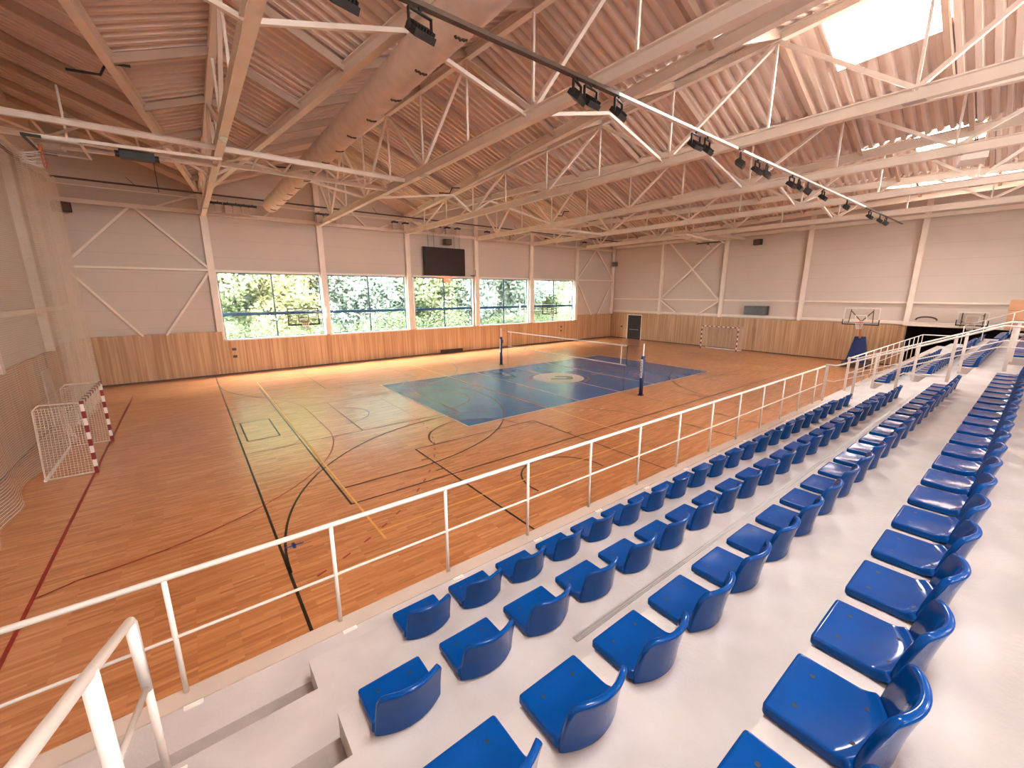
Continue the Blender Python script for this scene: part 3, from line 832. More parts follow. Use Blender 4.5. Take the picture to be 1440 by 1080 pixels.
vpost('blue padded volleyball post at the near side of the blue court', 17.2, 11.72, 2.55)
def uvquad(name, quads, mtl, parent=None, uvs=None):
    bm = bmesh.new(); uvl = bm.loops.layers.uv.new('UVMap')
    for q, uvq in quads:
        f = bm.faces.new([bm.verts.new(p) for p in q])
        for lp, c in zip(f.loops, uvq): lp[uvl].uv = c
    me = bpy.data.meshes.new(name); bm.to_mesh(me); bm.free(); me.materials.append(M[mtl])
    o = bpy.data.objects.new(name, me); COL.objects.link(o)
    if parent: o.parent = parent
    return o
t = thing('volleyball_net', 'volleyball net with white bands stretched across the blue court', 'net', (17.1, 0, 0))
NY0, NY1, NZ0, NZ1 = 12.6, 22.45, 1.38, 2.36
uvquad('netting', [([(0, NY0, NZ0), (0, NY1, NZ0), (0, NY1, NZ1), (0, NY0, NZ1)], [(0, 0), (9.8, 0), (9.8, 1), (0, 1)])], 'net_volley', t)
part('top_band', 'line_white', t, lambda bm: box(bm, -0.008, 0.008, NY0, NY1, NZ1 - 0.03, NZ1 + 0.04))
part('bottom_band', 'line_white', t, lambda bm: box(bm, -0.008, 0.008, NY0, NY1, NZ0 - 0.02, NZ0 + 0.025))
for y in (NY0, NY0 + 0.35, NY1 - 0.35, NY1): part('side_band', 'line_white' if y in (NY0 + 0.35, NY1 - 0.35) else 'black', t, lambda bm: box(bm, -0.01, 0.01, y - 0.02, y + 0.02, NZ0, NZ1 + 0.02))
part('cord', 'black', t, lambda bm: [tube(bm, [(0, NY1, NZ1), (-0.05, 23.08, NZ1 + 0.05)], 0.006, 6), tube(bm, [(0, NY1, NZ0), (-0.05, 23.05, NZ0)], 0.006, 6), tube(bm, [(0, NY0, NZ1), (0.1, 11.8, NZ1 + 0.05)], 0.006, 6), tube(bm, [(0, NY0, NZ0), (0.1, 11.82, NZ0)], 0.006, 6)])
for y, z in ((NY0 + 0.1, 0.55), (NY1 - 0.0, 0.55)):
    part('tension_strap', 'black', t, lambda bm: bar(bm, (0, y, 0.02), (0, y, NZ0), 0.012, 0.012))

def goal(label, x, d, y0_, y1_):
    """d=+1: frame extends toward +x behind the mouth"""
    t = thing('handball_goal', label, 'goal', (x, 0, 0))
    for y in (y0_, y1_):
        part('goal_post', 'goal_dark', t, lambda bm: bar(bm, (0, y, 0), (0, y, 2.08), 0.08, 0.08))
        part('side_frame', 'fascia', t, lambda bm: tube(bm, [(0, y, 2.04), (d * 0.8, y, 2.08), (d * 0.92, y, 1.95), (d * 1.0, y, 0.04), (d * 0.05, y, 0.03)], 0.02, 8))
        uvquad('side_net', [([(0, y, 0.05), (d * 1.0, y, 0.05), (d * 0.9, y, 2.0), (0, y, 2.0)], [(0, 0), (1, 0), (1, 2), (0, 2)])], 'net_goal', t)
    part('crossbar', 'goal_dark_y', t, lambda bm: bar(bm, (0, y0_, 2.04), (0, y1_, 2.04), 0.08, 0.08))
    part('ground_bar', 'white', t, lambda bm: bar(bm, (d * 1.0, y0_, 0.03), (d * 1.0, y1_, 0.03), 0.06, 0.06))
    uvquad('back_net', [([(d * 0.98, y0_, 0.05), (d * 0.98, y1_, 0.05), (d * 0.9, y1_, 2.0), (d * 0.9, y0_, 2.0)], [(0, 0), (3, 0), (3, 2), (0, 2)]),
                        ([(0, y0_, 2.05), (0, y1_, 2.05), (d * 0.9, y1_, 2.02), (d * 0.9, y0_, 2.02)], [(0, 0), (3, 0), (3, 1), (0, 1)])], 'net_goal', t)
goal('red and white handball goal in front of the netting at the left end', -2.6, -1, 15.75, 18.95)
goal('red and white handball goal in front of the far end wall', 36.6, 1, 15.85, 19.0)

# tall divider netting hung along the left end
rows = [0.02, 0.5, 1.2, 2.4, 4, 6, 8, 9.75]
cols = [3.9 + 0.3 * k for k in range(79)]
quads = []
def npnt(y, z):
    amp = 0.10 + 0.10 * max(0, 1 - z / 2.5)
    return (-3.95 + amp * math.sin(y * 2.3) * (0.6 + 0.4 * math.sin(y * 0.7)) + 0.35 * max(0, 1 - z / 1.5) ** 2 * (0.6 + 0.5 * math.sin(y * 1.1)), y, z)
for a, b in zip(cols, cols[1:]):
    for z_a, z_b in zip(rows, rows[1:]):
        if abs((a + b) / 2 - 17.3) < 1.9 and z_b < 2.2: pass
        quads.append(([npnt(a, z_a), npnt(b, z_a), npnt(b, z_b), npnt(a, z_b)], [(a * 1.3, z_a), (b * 1.3, z_a), (b * 1.3, z_b), (a * 1.3, z_b)]))
o = uvquad('divider_net', quads, 'net_white'); tag(o, 'tall white netting curtain hanging along the left end wall', 'net curtain')
quads = []
for a, b in zip(cols[60:], cols[61:]):
    for z_a, z_b in zip(rows, rows[1:]):
        f_ = lambda y, z: (-3.78 + 0.12 * math.sin(y * 9), y, z)
        quads.append(([f_(a, z_a), f_(b, z_a), f_(b, z_b), f_(a, z_b)], [(a * 2, z_a), (b * 2, z_a), (b * 2, z_b), (a * 2, z_b)]))
o = uvquad('divider_net', quads, 'net_white'); tag(o, 'gathered pleats of white netting bunched beside the window wall corner', 'net curtain')
t = thing('net_track', 'steel track the left netting curtain hangs from', 'net track')
part('track_rail', 'steel', t, lambda bm: bar(bm, (-3.95, 3.7, 9.8), (-3.95, 28.0, 9.8), 0.08, 0.1))

# basketball backstops
def backboard(bm_parent, w_=1.8, h_=1.05, clear=True):
    t = bm_parent
    part('board', 'acrylic', t, lambda bm: box(bm, -w_/2, w_/2, -0.01, 0.01, 0, h_))
    def fr(bm):
        for a in ((-w_/2, -w_/2 + 0.05, 0, h_), (w_/2 - 0.05, w_/2, 0, h_), (-w_/2, w_/2, h_ - 0.05, h_), (-w_/2, w_/2, 0, 0.05)): box(bm, a[0], a[1], -0.02, 0.02, a[2], a[3])
        for a in ((-0.30, -0.25, 0.15, 0.6), (0.25, 0.30, 0.15, 0.6), (-0.3, 0.3, 0.55, 0.6), (-0.3, 0.3, 0.15, 0.19)): box(bm, a[0], a[1], -0.02, 0.02, a[2], a[3])
    part('board_lines', 'line_white' if clear else 'black', t, fr)
    part('edge_padding', 'black', t, lambda bm: [box(bm, -w_/2 - 0.02, w_/2 + 0.02, -0.035, 0.035, -0.04, 0.03), box(bm, -w_/2 - 0.03, -w_/2 + 0.02, -0.035, 0.035, -0.04, 0.32), box(bm, w_/2 - 0.02, w_/2 + 0.03, -0.035, 0.035, -0.04, 0.32)])
    rim = part('rim', 'orange', t, lambda bm: [tube(bm, [(0.225 * math.cos(a), -0.37 + 0.225 * math.sin(a), 0.15) for a in [2 * PI * k / 20 for k in range(21)]], 0.012, 6), box(bm, -0.08, 0.08, -0.16, 0, 0.1, 0.16)])
    def netf(bm):
        for k in range(12):
            a = 2 * PI * k / 12; b = a + 2 * PI / 12
            for s in (1, -1):
                p0 = Vector((0.22 * math.cos(a), -0.37 + 0.22 * math.sin(a), 0.14)); c = a + s * 0.52
                p1 = Vector((0.12 * math.cos(c), -0.37 + 0.12 * math.sin(c), -0.28)); bar(bm, p0, p1, 0.008, 0.008)
    part('hoop_net', 'line_white', rim, netf)

def wall_hoop(label, x, y):
    t = thing('basketball_hoop', label, 'basketball hoop', (x, y, 3.05), 0, 'wall hoops at the windows')
    backboard(t, 1.75, 1.0, False)
    part('wall_arm', 'white', t, lambda bm: [bar(bm, (-0.6, 0.05, 0.3), (1.95, YW - y - 0.30, 0.3), 0.05, 0.05), bar(bm, (-0.6, 0.05, 0.85), (1.95, YW - y - 0.35, 0.85), 0.05, 0.05), bar(bm, (0.6, 0.05, 0.85), (1.95, YW - y - 0.35, 0.3), 0.04, 0.04), bar(bm, (1.95, YW - y - 0.33, 0.2), (1.95, YW - y - 0.33, 1.0), 0.07, 0.07)])
wall_hoop('glass basketball hoop on a swing arm in front of the leftmost window', 5.6, 28.0)
t = thing('basketball_hoop', 'glass basketball hoop on a swing arm in front of the rightmost window', 'basketball hoop', (26.5, 28.4, 3.05), 0, 'wall hoops at the windows')
backboard(t, 1.75, 1.0, False)
part('wall_arm', 'white', t, lambda bm: [bar(bm, (0.6, 0.05, 0.3), (-1.9, YW - 28.4 - 0.35, 0.3), 0.05, 0.05), bar(bm, (0.6, 0.05, 0.85), (-1.9, YW - 28.4 - 0.35, 0.85), 0.05, 0.05), bar(bm, (-1.9, YW - 28.4 - 0.33, 0.2), (-1.9, YW - 28.4 - 0.33, 1.0), 0.07, 0.07)])

def portable(label, x, y, rz):
    t = thing('portable_hoop', label, 'basketball hoop', (x, y, 0), rz)
    hb = bpy.data.objects.new('backboard', None); COL.objects.link(hb); hb.parent = t; hb.location = (0, 0, 2.95)
    backboard(hb)
    part('lifting_arm', 'wood_panel', t, lambda bm: [bar(bm, (0, 0.1, 3.2), (0, 1.5, 1.9), 0.12, 0.14)])
    part('board_strut', 'black', t, lambda bm: [bar(bm, (-0.55, 0.08, 3.9), (-0.6, 0.08, 3.05), 0.04, 0.04), bar(bm, (0.55, 0.08, 3.9), (0.6, 0.08, 3.05), 0.04, 0.04), bar(bm, (-0.55, 0.08, 3.8), (0, 0.5, 3.1), 0.04, 0.04), bar(bm, (0.55, 0.08, 3.8), (0, 0.5, 3.1), 0.04, 0.04)])
    def tower(bm):
        lo = [(-0.55, 1.0, 0.3), (0.55, 1.0, 0.3), (0.55, 2.5, 0.3), (-0.55, 2.5, 0.3)]
        up = [(-0.28, 1.35, 2.05), (0.28, 1.35, 2.05), (0.28, 1.8, 2.05), (-0.28, 1.8, 2.05)]
        a = [bm.verts.new(v) for v in lo]; b = [bm.verts.new(v) for v in up]
        for k in range(4): bm.faces.new((a[k], a[(k + 1) % 4], b[(k + 1) % 4], b[k]))
        bm.faces.new(a[::-1]); bm.faces.new(b)
    part('padded_tower', 'pad_blue', t, tower)
    part('base', 'dark', t, lambda bm: box(bm, -0.7, 0.7, 0.8, 3.0, 0.02, 0.32))
portable('portable basketball stand with navy padding by the far end of the stand', 34.2, 7.35, -PI / 2 + 0.12)
t = thing('basketball_hoop', 'basketball hoop high on the end wall right of the dark opening', 'basketball hoop', (XE - 0.7, 2.75, 3.0), -PI / 2)
backboard(t, 1.3, 0.8)
part('wall_arm', 'dark', t, lambda bm: [bar(bm, (-0.4, 0.02, 0.2), (-0.4, 0.7, 0.2), 0.05, 0.05), bar(bm, (0.4, 0.02, 0.6), (0.4, 0.7, 0.6), 0.05, 0.05), bar(bm, (-0.45, 0.06, -0.1), (-0.45, 0.06, 0.8), 0.05, 0.05), bar(bm, (0.45, 0.06, -0.1), (0.45, 0.06, 0.8), 0.05, 0.05)])

# folded ceiling backstops
def folded(label, x, y, z, s=1):
    t = thing('folding_backstop', label, 'basketball backstop', (x, y, z), 0, 'folded ceiling backstops')
    bd = bpy.data.objects.new('backboard', None); COL.objects.link(bd); bd.parent = t; bd.rotation_euler = (PI / 2, 0, PI / 2); bd.location = (0, 0, -0.1)
    backboard(bd)
    part('mast', 'steel', t, lambda bm: [bar(bm, (0, -0.5, 0), (s * 4.2, -0.5, 0.15), 0.08, 0.08), bar(bm, (0, 0.5, 0), (s * 4.2, 0.5, 0.15), 0.08, 0.08), bar(bm, (s * 1.4, -0.5, 0.05), (s * 2.8, 0.5, 0.1), 0.05, 0.05), bar(bm, (s * 1.4, 0.5, 0.05), (s * 2.8, -0.5, 0.1), 0.05, 0.05), bar(bm, (s * 4.2, -0.6, 0.15), (s * 4.2, 0.6, 0.15), 0.08, 0.08)])
    for hx, hy, hz in ((s * 4.2, -0.5, 1.5), (s * 4.2, 0.5, 1.5), (s * 0.7, 0, 1.5)): part('hanger', 'steel', t, lambda bm: bar(bm, (hx, hy, 0.1), (hx, hy, hz), 0.05, 0.05))
folded('folded basketball backstop hoisted under the roof at the left end', -2.7, 17.7, 9.0, 1)
folded('folded basketball backstop hoisted under the roof at the far end', 33.6, 17.7, 8.95, -1)
t = thing('winch_motor', 'dark winch motor hanging below the left lattice girder', 'winch', (-0.55, 17.6, 8.95))
part('housing', 'black', t, lambda bm: [box(bm, -0.4, 0.4, -0.18, 0.18, -0.1, 0.12), tube(bm, [(-0.5, 0, 0), (0.5, 0, 0)], 0.09, 12)])
part('cable', 'black', t, lambda bm: bar(bm, (0.35, 0, -0.1), (0.35, 0.3, -0.9), 0.02, 0.02))

# ------------------------------------------------------------------ things on the walls
t = thing('video_screen', 'large dark video screen on the window wall above the middle window', 'screen', (16.8, 30.3, 7.37))
part('screen_panel', 'screen', t, lambda bm: box(bm, -1.8, 1.8, -0.1, 0.0, -1.03, 1.03))
part('bezel', 'black', t, lambda bm: [box(bm, -1.84, 1.84, 0.0, 0.12, -1.07, 1.07)])
for x_ in (-1.4, -0.9, 0.9, 1.4): part('hanger', 'dark', t, lambda bm: bar(bm, (x_, 0.05, 1.0), (x_, 0.05, 2.0), 0.02, 0.02))
def speaker(label, loc, rz):
    t = thing('loudspeaker', label, 'loudspeaker', loc, rz, 'wall loudspeakers')
    part('cabinet', 'black', t, lambda bm: box(bm, -0.28, 0.28, -0.22, 0.2, -0.22, 0.22))
    part('grille', 'dark', t, lambda bm: box(bm, -0.24, 0.24, -0.235, -0.22, -0.18, 0.18))
    part('bracket', 'black', t, lambda bm: bar(bm, (0, 0.2, 0), (0, 0.45, 0.1), 0.05, 0.05))
speaker('black loudspeaker on the window wall above the video screen', (16.9, 30.0, 8.85), 0)
speaker('black loudspeaker high in the far corner beside the window wall', (37.6, 30.0, 8.0), -0.8)
speaker('black loudspeaker on the far end wall between the bracing and the scoreboard', (37.7, 15.6, 9.0), -PI / 2)
speaker('black loudspeaker high in the left corner beside the netting', (-4.1, 30.0, 9.0), 0.6)
t = thing('spotlight', 'small camera arm on the column right of the video screen', 'camera', (19.6, 30.2, 6.35))
part('arm', 'black', t, lambda bm: [bar(bm, (-0.45, 0, 0), (0.2, 0.25, 0), 0.05, 0.06), bar(bm, (0.15, 0.2, 0), (0.15, 0.2, 0.5), 0.03, 0.03)])
t = thing('timer_display', 'small red digital display above the middle window', 'display', (16.95, 30.25, 5.98))
part('digit_strokes', 'exit', t, lambda bm: [box(bm, x0, x1, -0.03, 0, z0, z1) for x0, x1, z0, z1 in
     ((-0.34, -0.28, -0.17, 0.17), (-0.20, -0.15, -0.17, 0.17), (0.0, 0.06, -0.17, 0.17), (-0.20, 0.06, 0.12, 0.18), (-0.20, 0.06, -0.2, -0.14), (0.06, 0.34, 0.12, 0.16), (0.28, 0.34, 0.08, 0.18), (0.18, 0.34, -0.17, -0.11), (0.18, 0.23, -0.17, -0.02))])
part('housing', 'acrylic', t, lambda bm: [box(bm, -0.42, 0.42, 0, 0.03, -0.24, 0.22)])
part('bracket', 'exit', t, lambda bm: [box(bm, -0.42, 0.42, 0, 0.30, 0.21, 0.24)])
t = thing('scoreboard', 'dark electronic scoreboard on the far end wall right of the goal', 'scoreboard', (XE - 0.42, 15.2, 3.5), -PI / 2)
part('panel', 'screen', t, lambda bm: box(bm, -0.9, 0.9, 0, 0.40, -0.37, 0.37))
part('digits', 'dark', t, lambda bm: [box(bm, -0.75 + 0.42 * k, -0.5 + 0.42 * k, -0.01, 0, z0, z0 + 0.2) for k in range(4) for z0 in (-0.28, 0.08)])
for k, (x, y, z, dx, dy) in enumerate(((2.0, 30.57, 1.55, 1, 0), (2.0, 30.57, 1.1, 1, 0), (30.2, 30.57, 1.55, 1, 0), (30.2, 30.57, 1.15, 1, 0), (XE - 0.13, 29.0, 1.3, 0, 1))):
    o = part('socket_plate', 'dark', None, lambda bm: box(bm, x - 0.10 * dx - 0.01, x + 0.10 * dx + 0.01, y - 0.10 * dy - 0.01, y + 0.10 * dy + 0.01, z - 0.08, z + 0.08))
    tag(o, ['upper dark socket plate on the wood panelling left of the first window', 'lower dark socket plate on the wood panelling left of the first window',
            'upper dark socket plate on the wood panelling under the last window', 'lower dark socket plate on the wood panelling under the last window',
            'dark switch plate on the end wall panelling left of the black door'][k], 'socket')
t = thing('floor_grille', 'low dark vent grille at the foot of the window wall panelling', 'vent', (17.3, 30.53, 0.16))
part('frame', 'black', t, lambda bm: box(bm, -1.05, 1.05, -0.05, 0.04, -0.16, 0.14))
part('slats', 'dark', t, lambda bm: [box(bm, -1.0, 1.0, -0.06, -0.05, -0.12 + 0.05 * k, -0.10 + 0.05 * k) for k in range(5)])
t = thing('coat_rack', 'pale shelf of equipment above the dark opening in the end wall', 'shelf', (XE - 0.35, 4.3, 3.1))
part('shelf_board', 'white', t, lambda bm: box(bm, -0.15, 0.3, -3.2, 1.3, -0.3, -0.2))
part('coiled_hose', 'dark', t, lambda bm: tube(bm, [(0, 0.5 - 0.5 * math.cos(a) , 0.1 + 0.22 * math.sin(a)) for a in [PI * k / 10 for k in range(11)]], 0.05, 8))
t = thing('timber_cabin', 'orange plywood clad box at the top of the stand by the right edge', 'cabin', (30.0, 0.0, 0.0))
part('cladding', 'wood_panel', t, lambda bm: box(bm, 0.0, 2.5, -5.5, 1.15, 3.26, 4.62))
part('joint_strips', 'dark', t, lambda bm: [box(bm, -0.006, 0, -5.5, 1.15, z_, z_ + 0.012) for z_ in (3.7, 4.15)] + [box(bm, -0.006, 0, y_, y_ + 0.015, 3.26, 4.62) for y_ in (0.35, -0.9, -2.1)])

# ================================================================== GRANDSTAND
def yz(v): return H + v * P
ZWALK, ZA, ZB, ZCc, ZD, ZE = yz(-5.41), yz(-5.06), yz(-4.38), yz(-3.70), yz(-3.02), yz(-2.34)
YF = 3.62
YA, YB, YC, YD, YE = 5.56 * P, 3.94 * P, 2.35 * P, 0.78 * P, -0.80 * P
AX0, AX1 = -0.95, 0.70 * P     # left aisle
VX0, VX1, VR = 25.0 * P, 30.7 * P, 28.75 * P # second stair
XS_END = 34.2
bm = bmesh.new()
def slab(x0, x1, y0_, y1_, z): box(bm, x0, x1, y0_, y1_, 0.0, z)
slab(XL, XS_END, YA, YF, ZWALK)
for (x0, x1) in ((XL, AX0), (AX1, VX0), (VX1, XS_END)):
    slab(x0, x1, YB, YA, ZA); slab(x0, x1, YC, YB, ZB); slab(x0, x1, YD, YC, ZCc); slab(x0, x1, YE, YD, ZD)
nd = 0.52 * P
for q0, q1 in ((AX0, AX1), (VX0, VX1)):
    slab(q0, q1, YA - nd, YA, ZWALK); slab(q0, q1, YB, YA - nd, ZA)
    for yt, z0_, z1_, yn in ((YB, ZA, ZB, YC), (YC, ZB, ZCc, YD), (YD, ZCc, ZD, YE)):
        slab(q0, q1, yt - nd, yt, (z0_ + z1_) / 2); slab(q0, q1, yn, yt - nd, z1_)
zz = ZD; yy = YE
while zz < 5.0:
    zz += 0.68 * P; slab(XL, XS_END, max(Y0, yy - 1.62 * P), yy, zz); yy -= 1.62 * P
slab(XL, XS_END, Y0, yy, zz)
st = struct(link('grandstand', bm, 'concrete')); st.name = 'trim_6'
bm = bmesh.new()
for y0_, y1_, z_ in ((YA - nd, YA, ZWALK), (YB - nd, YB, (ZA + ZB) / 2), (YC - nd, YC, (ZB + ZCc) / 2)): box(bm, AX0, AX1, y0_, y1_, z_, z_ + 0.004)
struct(link('trim_9', bm, 'shaded_concrete'))  # thin strips with the riser shade put into their colour
bm = bmesh.new(); box(bm, XL, VX0, 3.47, YF + 0.02, ZWALK, ZWALK + 0.014); box(bm, VX1, XS_END, 3.47, YF + 0.02, ZWALK, ZWALK + 0.014); box(bm, XL, XS_END, YF, YF + 0.02, ZWALK - 0.3, ZWALK)
struct(link('trim_8', bm, 'fascia'))
# metal cover strip on the second tier
t = thing('joint_cover', 'grey metal joint cover strip on the concrete between the second and third seat rows', 'metal strip')
yj0, yj1 = 2.99 * P, 3.075 * P
part('cover_plate', 'zinc', t, lambda bm: box(bm, 3.39 * P, 24.6 * P, yj0, yj1, ZB, ZB + 0.006))
part('ridge', 'zinc', t, lambda bm: [box(bm, 3.39 * P, 24.6 * P, yj0 + 0.012 + k * 0.018, yj0 + 0.017 + k * 0.018, ZB + 0.006, ZB + 0.010) for k in range(2)])

# ------------------------------------------------------------------ seats
def make_seat(bolts=True):
    t = thing('stadium_seat', 'x', 'stadium seat')
    hw = 0.205
    # pan: grid with dished top, rounded rim
    bm = bmesh.new()
    nx, ny = 14, 22
    def edge(x, y):
        return 0
    V = {}
    for j in range(ny + 1):
        for i in range(nx + 1):
            u = i / nx * 2 - 1; v = j / ny
            # rounded front corners, straight sides, rear edge follows the curved shell
            yb_ = 0.276 + 0.07 * (1 - u * u)
            y = -yb_ * v
            wx_ = hw * (1.0 if v > 0.05 else 0.97 + 0.6 * v)
            x = u * wx_
            yy_ = y
            t_f = max(0.0, 1 - (1 - v) * yb_ / 0.055)
            z = -0.008 * (1 - u * u) * math.sin(PI * min(1, v * 1.1)) + 0.022 * t_f * t_f
            V[i, j] = bm.verts.new((x, yy_, z))
    for j in range(ny):
        for i in range(nx):
            bm.faces.new((V[i, j], V[i, j + 1], V[i + 1, j + 1], V[i + 1, j]))
    o = link('seat_pan', bm, 'seat', t, True, False)
    so = o.modifiers.new('s', 'SOLIDIFY'); so.thickness = 0.05; so.offset = -1
    bv = o.modifiers.new('b', 'BEVEL'); bv.width = 0.013; bv.segments = 3; bv.angle_limit = math.radians(50)
    o.modifiers.new('w', 'WEIGHTED_NORMAL')
    # backrest shell
    bm = bmesh.new(); V = {}
    nx, nz = 16, 8
    for j in range(nz + 1):
        for i in range(nx + 1):
            u = i / nx * 2 - 1; v = j / nz
            au = abs(u)
            top = 0.258 - 0.055 * au ** 14 - 0.004 * au ** 2
            z = -0.048 + v * (top + 0.048)
            bulge = 0.07 * (1 - u * u)
            y = -0.315 - bulge - 0.035 * v * v + 0.02 * (1 - v)
            x = u * hw * (1.0 - 0.03 * v) * (0.995)
            V[i, j] = bm.verts.new((x, y, z))
    for j in range(nz):
        for i in range(nx):
            bm.faces.new((V[i, j], V[i + 1, j], V[i + 1, j + 1], V[i, j + 1]))
    o2 = link('backrest', bm, 'seat', t, True)
    so = o2.modifiers.new('s', 'SOLIDIFY'); so.thickness = 0.034; so.offset = 0
    bv = o2.modifiers.new('b', 'BEVEL'); bv.width = 0.0155; bv.segments = 3; bv.angle_limit = math.radians(50)
    o2.modifiers.new('w', 'WEIGHTED_NORMAL')
    baked(o); baked(o2)
    for q in (o, o2):
        for p in q.data.polygons: p.use_smooth = True
    if bolts:
        for x_, y_ in ((-0.105, -0.275), (0.105, -0.275), (-0.105, -0.085), (0.105, -0.085)):
            part('bolt', 'dark_hole', t, lambda bm: tube(bm, [(x_, y_, -0.012), (x_, y_, -0.0005 if y_ < -0.2 else -0.004)], 0.011, 10))
    return t
near = make_seat(True); far_ = make_seat(False)
ROWS = [('front row', 5.587 * P, ZA, 1), ('second row', 3.99 * P, ZB, 0), ('third row', 2.395 * P, ZCc, 0), ('back row', 0.80 * P, ZD, 0)]
SEATZ = 0.054
first = {id(near): True, id(far_): True}
used = set()
for rn, yf, zp, n0 in ROWS:
    for n in range(n0, 23):
        x = (0.93 + n) * P + 0.205
        src = near if n < 9 else far_
        lab = 'glossy blue seat, near block, %s, %s from the left aisle' % (rn, ORD[n - n0 + 1])
        if id(src) not in used:
            used.add(id(src)); o = src
        else: o = copy_tree(src)
        o.location = (x, yf, zp + SEATZ); o['label'] = lab; o['group'] = 'blue seats in the near block, ' + rn
    for n in range(0, 18 if rn != 'front row' else 18):
        x = (31.0 + n) * P + 0.205
        o = copy_tree(far_); o.location = (x, yf, zp + SEATZ)
        o['label'] = 'blue seat, far block, %s, %s from the second stair' % (rn, ORD[n + 1]); o['group'] = 'blue seats in the far block, ' + rn
    if rn != 'front row':
        for n in range(0, 8):
            x = (51.5 + n) * P + 0.205
            o = copy_tree(far_); o.location = (x, yf, zp + SEATZ)
            o['label'] = 'small distant blue seat, end block, %s, %s along' % (rn, ORD[n + 1]); o['group'] = 'blue seats in the end block, ' + rn

# ------------------------------------------------------------------ railings
YR = 3.60
ZT = H - 0.5602 * YR; ZM = H - 0.70 * YR
def railing(name, label, top, mid, posts, tr=0.022, mr=0.013, pr=0.018, flat=False, plates=True):
    t = thing(name, label, 'railing')
    part('top_rail', 'rail', t, lambda bm: tube(bm, top, tr, 12), True)
    if mid: part('mid_rail', 'rail', t, lambda bm: tube(bm, mid, mr, 10), True)
    for a, b in posts:
        part('post', 'rail', t, (lambda bm: bar(bm, a, b, 0.06, 0.02, Vector((1, 0, 0)))) if flat else (lambda bm: tube(bm, [a, b], pr, 12)), not flat)
        if plates:
            part('base_plate', 'white', t, lambda bm: [box(bm, a[0] - 0.02, a[0] + 0.10, 3.425, 3.465, ZWALK, ZWALK + 0.012), box(bm, a[0] + 0.0, a[0] + 0.02, 3.435, 3.455, ZWALK + 0.012, ZWALK + 0.02), box(bm, a[0] + 0.065, a[0] + 0.085, 3.435, 3.455, ZWALK + 0.012, ZWALK + 0.02)])
px = [-0.393 + 1.148 * k for k in range(-3, 13)]
railing('front_railing', 'long white tubular railing along the front edge of the near stand', [(XL + 0.5, YR, ZT), (13.97, YR, ZT)], [(XL + 0.5, YR, ZM), (13.97, YR, ZM)],
        [((x, YR, ZWALK - 0.1), (x, YR, ZT - 0.01)) for x in px if x < 13.4])
# second stair rails
def tier_z(yv): return ZWALK if yv > YA else ZA if yv > YB else ZB if yv > YC else ZCc if yv > YD else ZD
def stair_rail(label, x, side):
    zs_ = yz(-3.53); y1_, y2_, z2_ = 6.0 * P, 0.93 * P, yz(-1.27)
    top = [(x, 6.42 * P, zs_), (x, y1_, zs_), (x, y2_, z2_), (x, -3.5 * P, z2_)]
    mid = [(p[0], p[1], p[2] - 0.45) for p in top]
    posts = []
    for yv in (6.35 * P, 5.2 * P, 3.7 * P, 2.15 * P, 0.68 * P, -1.0 * P):
        zt = zs_ if yv > y1_ else zs_ + (z2_ - zs_) * (y1_ - yv) / (y1_ - y2_) if yv > y2_ else z2_
        posts.append(((x, yv, tier_z(yv)), (x, yv, zt - 0.01)))
    railing('stair_railing', label, top, mid, posts, 0.022, 0.013, 0.02, True, False)
stair_rail('white railing climbing the near side of the second stair', VX0 + 0.0, 0)
stair_rail('white railing climbing the far side of the second stair', VR, 1)
railing('front_railing', 'white railing with closely set posts along the front edge of the far stand', [(VR, YR, ZT), (28.4, YR, ZT), (28.4, 2.3, ZT + 0.02)], [(VR, YR, ZM), (28.4, YR, ZM)],
        [((x, YR, ZWALK), (x, YR, ZT)) for x in [VR + 0.1 + 1.02 * k for k in range(13)]], 0.02, 0.012, 0.016, False, False)
railing('stair_railing', 'thin white railing climbing beside the end block of the stand', [(28.6, 4.1 * P, yz(-2.7)), (28.6, 0.9 * P, yz(-1.2)), (28.6, -2 * P, yz(0.1))], None,
        [((28.6, v * P, yz(-2.7 + (4.1 - v) * 0.47) - 0.95), (28.6, v * P, yz(-2.7 + (4.1 - v) * 0.47))) for v in (4.1, 3.0, 1.6)], 0.018, 0.01, 0.015, False, False)
o = part('grab_handle', 'rail', None, lambda bm: tube(bm, [(26.5 * P, 3.9 * P, ZB), (26.5 * P, 3.9 * P, ZB + 0.28), (26.5 * P, 3.75 * P, ZB + 0.36), (26.5 * P, 2.45 * P, ZB + 0.40), (26.5 * P, 2.2 * P, ZCc + 0.0)], 0.016, 10), True)
tag(o, 'low bent white grab handle at the foot of the second stair railing', 'handrail')
# near left aisle handrail
xh = -0.80 * P
t = thing('aisle_handrail', 'thick white handrail in the lower left foreground descending beside the left aisle', 'handrail')
top = [(xh, -0.6, yz(-1.92) + 0.83), (xh, 2.33 * P, yz(-1.92)), (xh, 4.74 * P, yz(-2.97)), (xh, 4.82 * P, yz(-3.06)), (xh, 4.83 * P, yz(-3.78))]
part('top_rail', 'rail', t, lambda bm: tube(bm, top, 0.022, 14), True)
part('mid_rail', 'rail', t, lambda bm: tube(bm, [(xh, 4.82 * P, yz(-3.78)), (xh, 3.42 * P, yz(-3.19)), (xh, 0.5 * P, yz(-1.95))], 0.014, 12), True)
part('post', 'rail', t, lambda bm: tube(bm, [(xh, 4.83 * P, yz(-3.76)), (xh, 4.86 * P, ZA)], 0.02, 14), True)
part('post', 'rail', t, lambda bm: tube(bm, [(xh, 4.70 * P, yz(-3.0)), (xh, 4.80 * P, yz(-3.8))], 0.024, 14), True)
part('post', 'rail', t, lambda bm: tube(bm, [(xh, 3.35 * P, yz(-2.36)), (xh, 3.35 * P, ZB)], 0.028, 14), True)
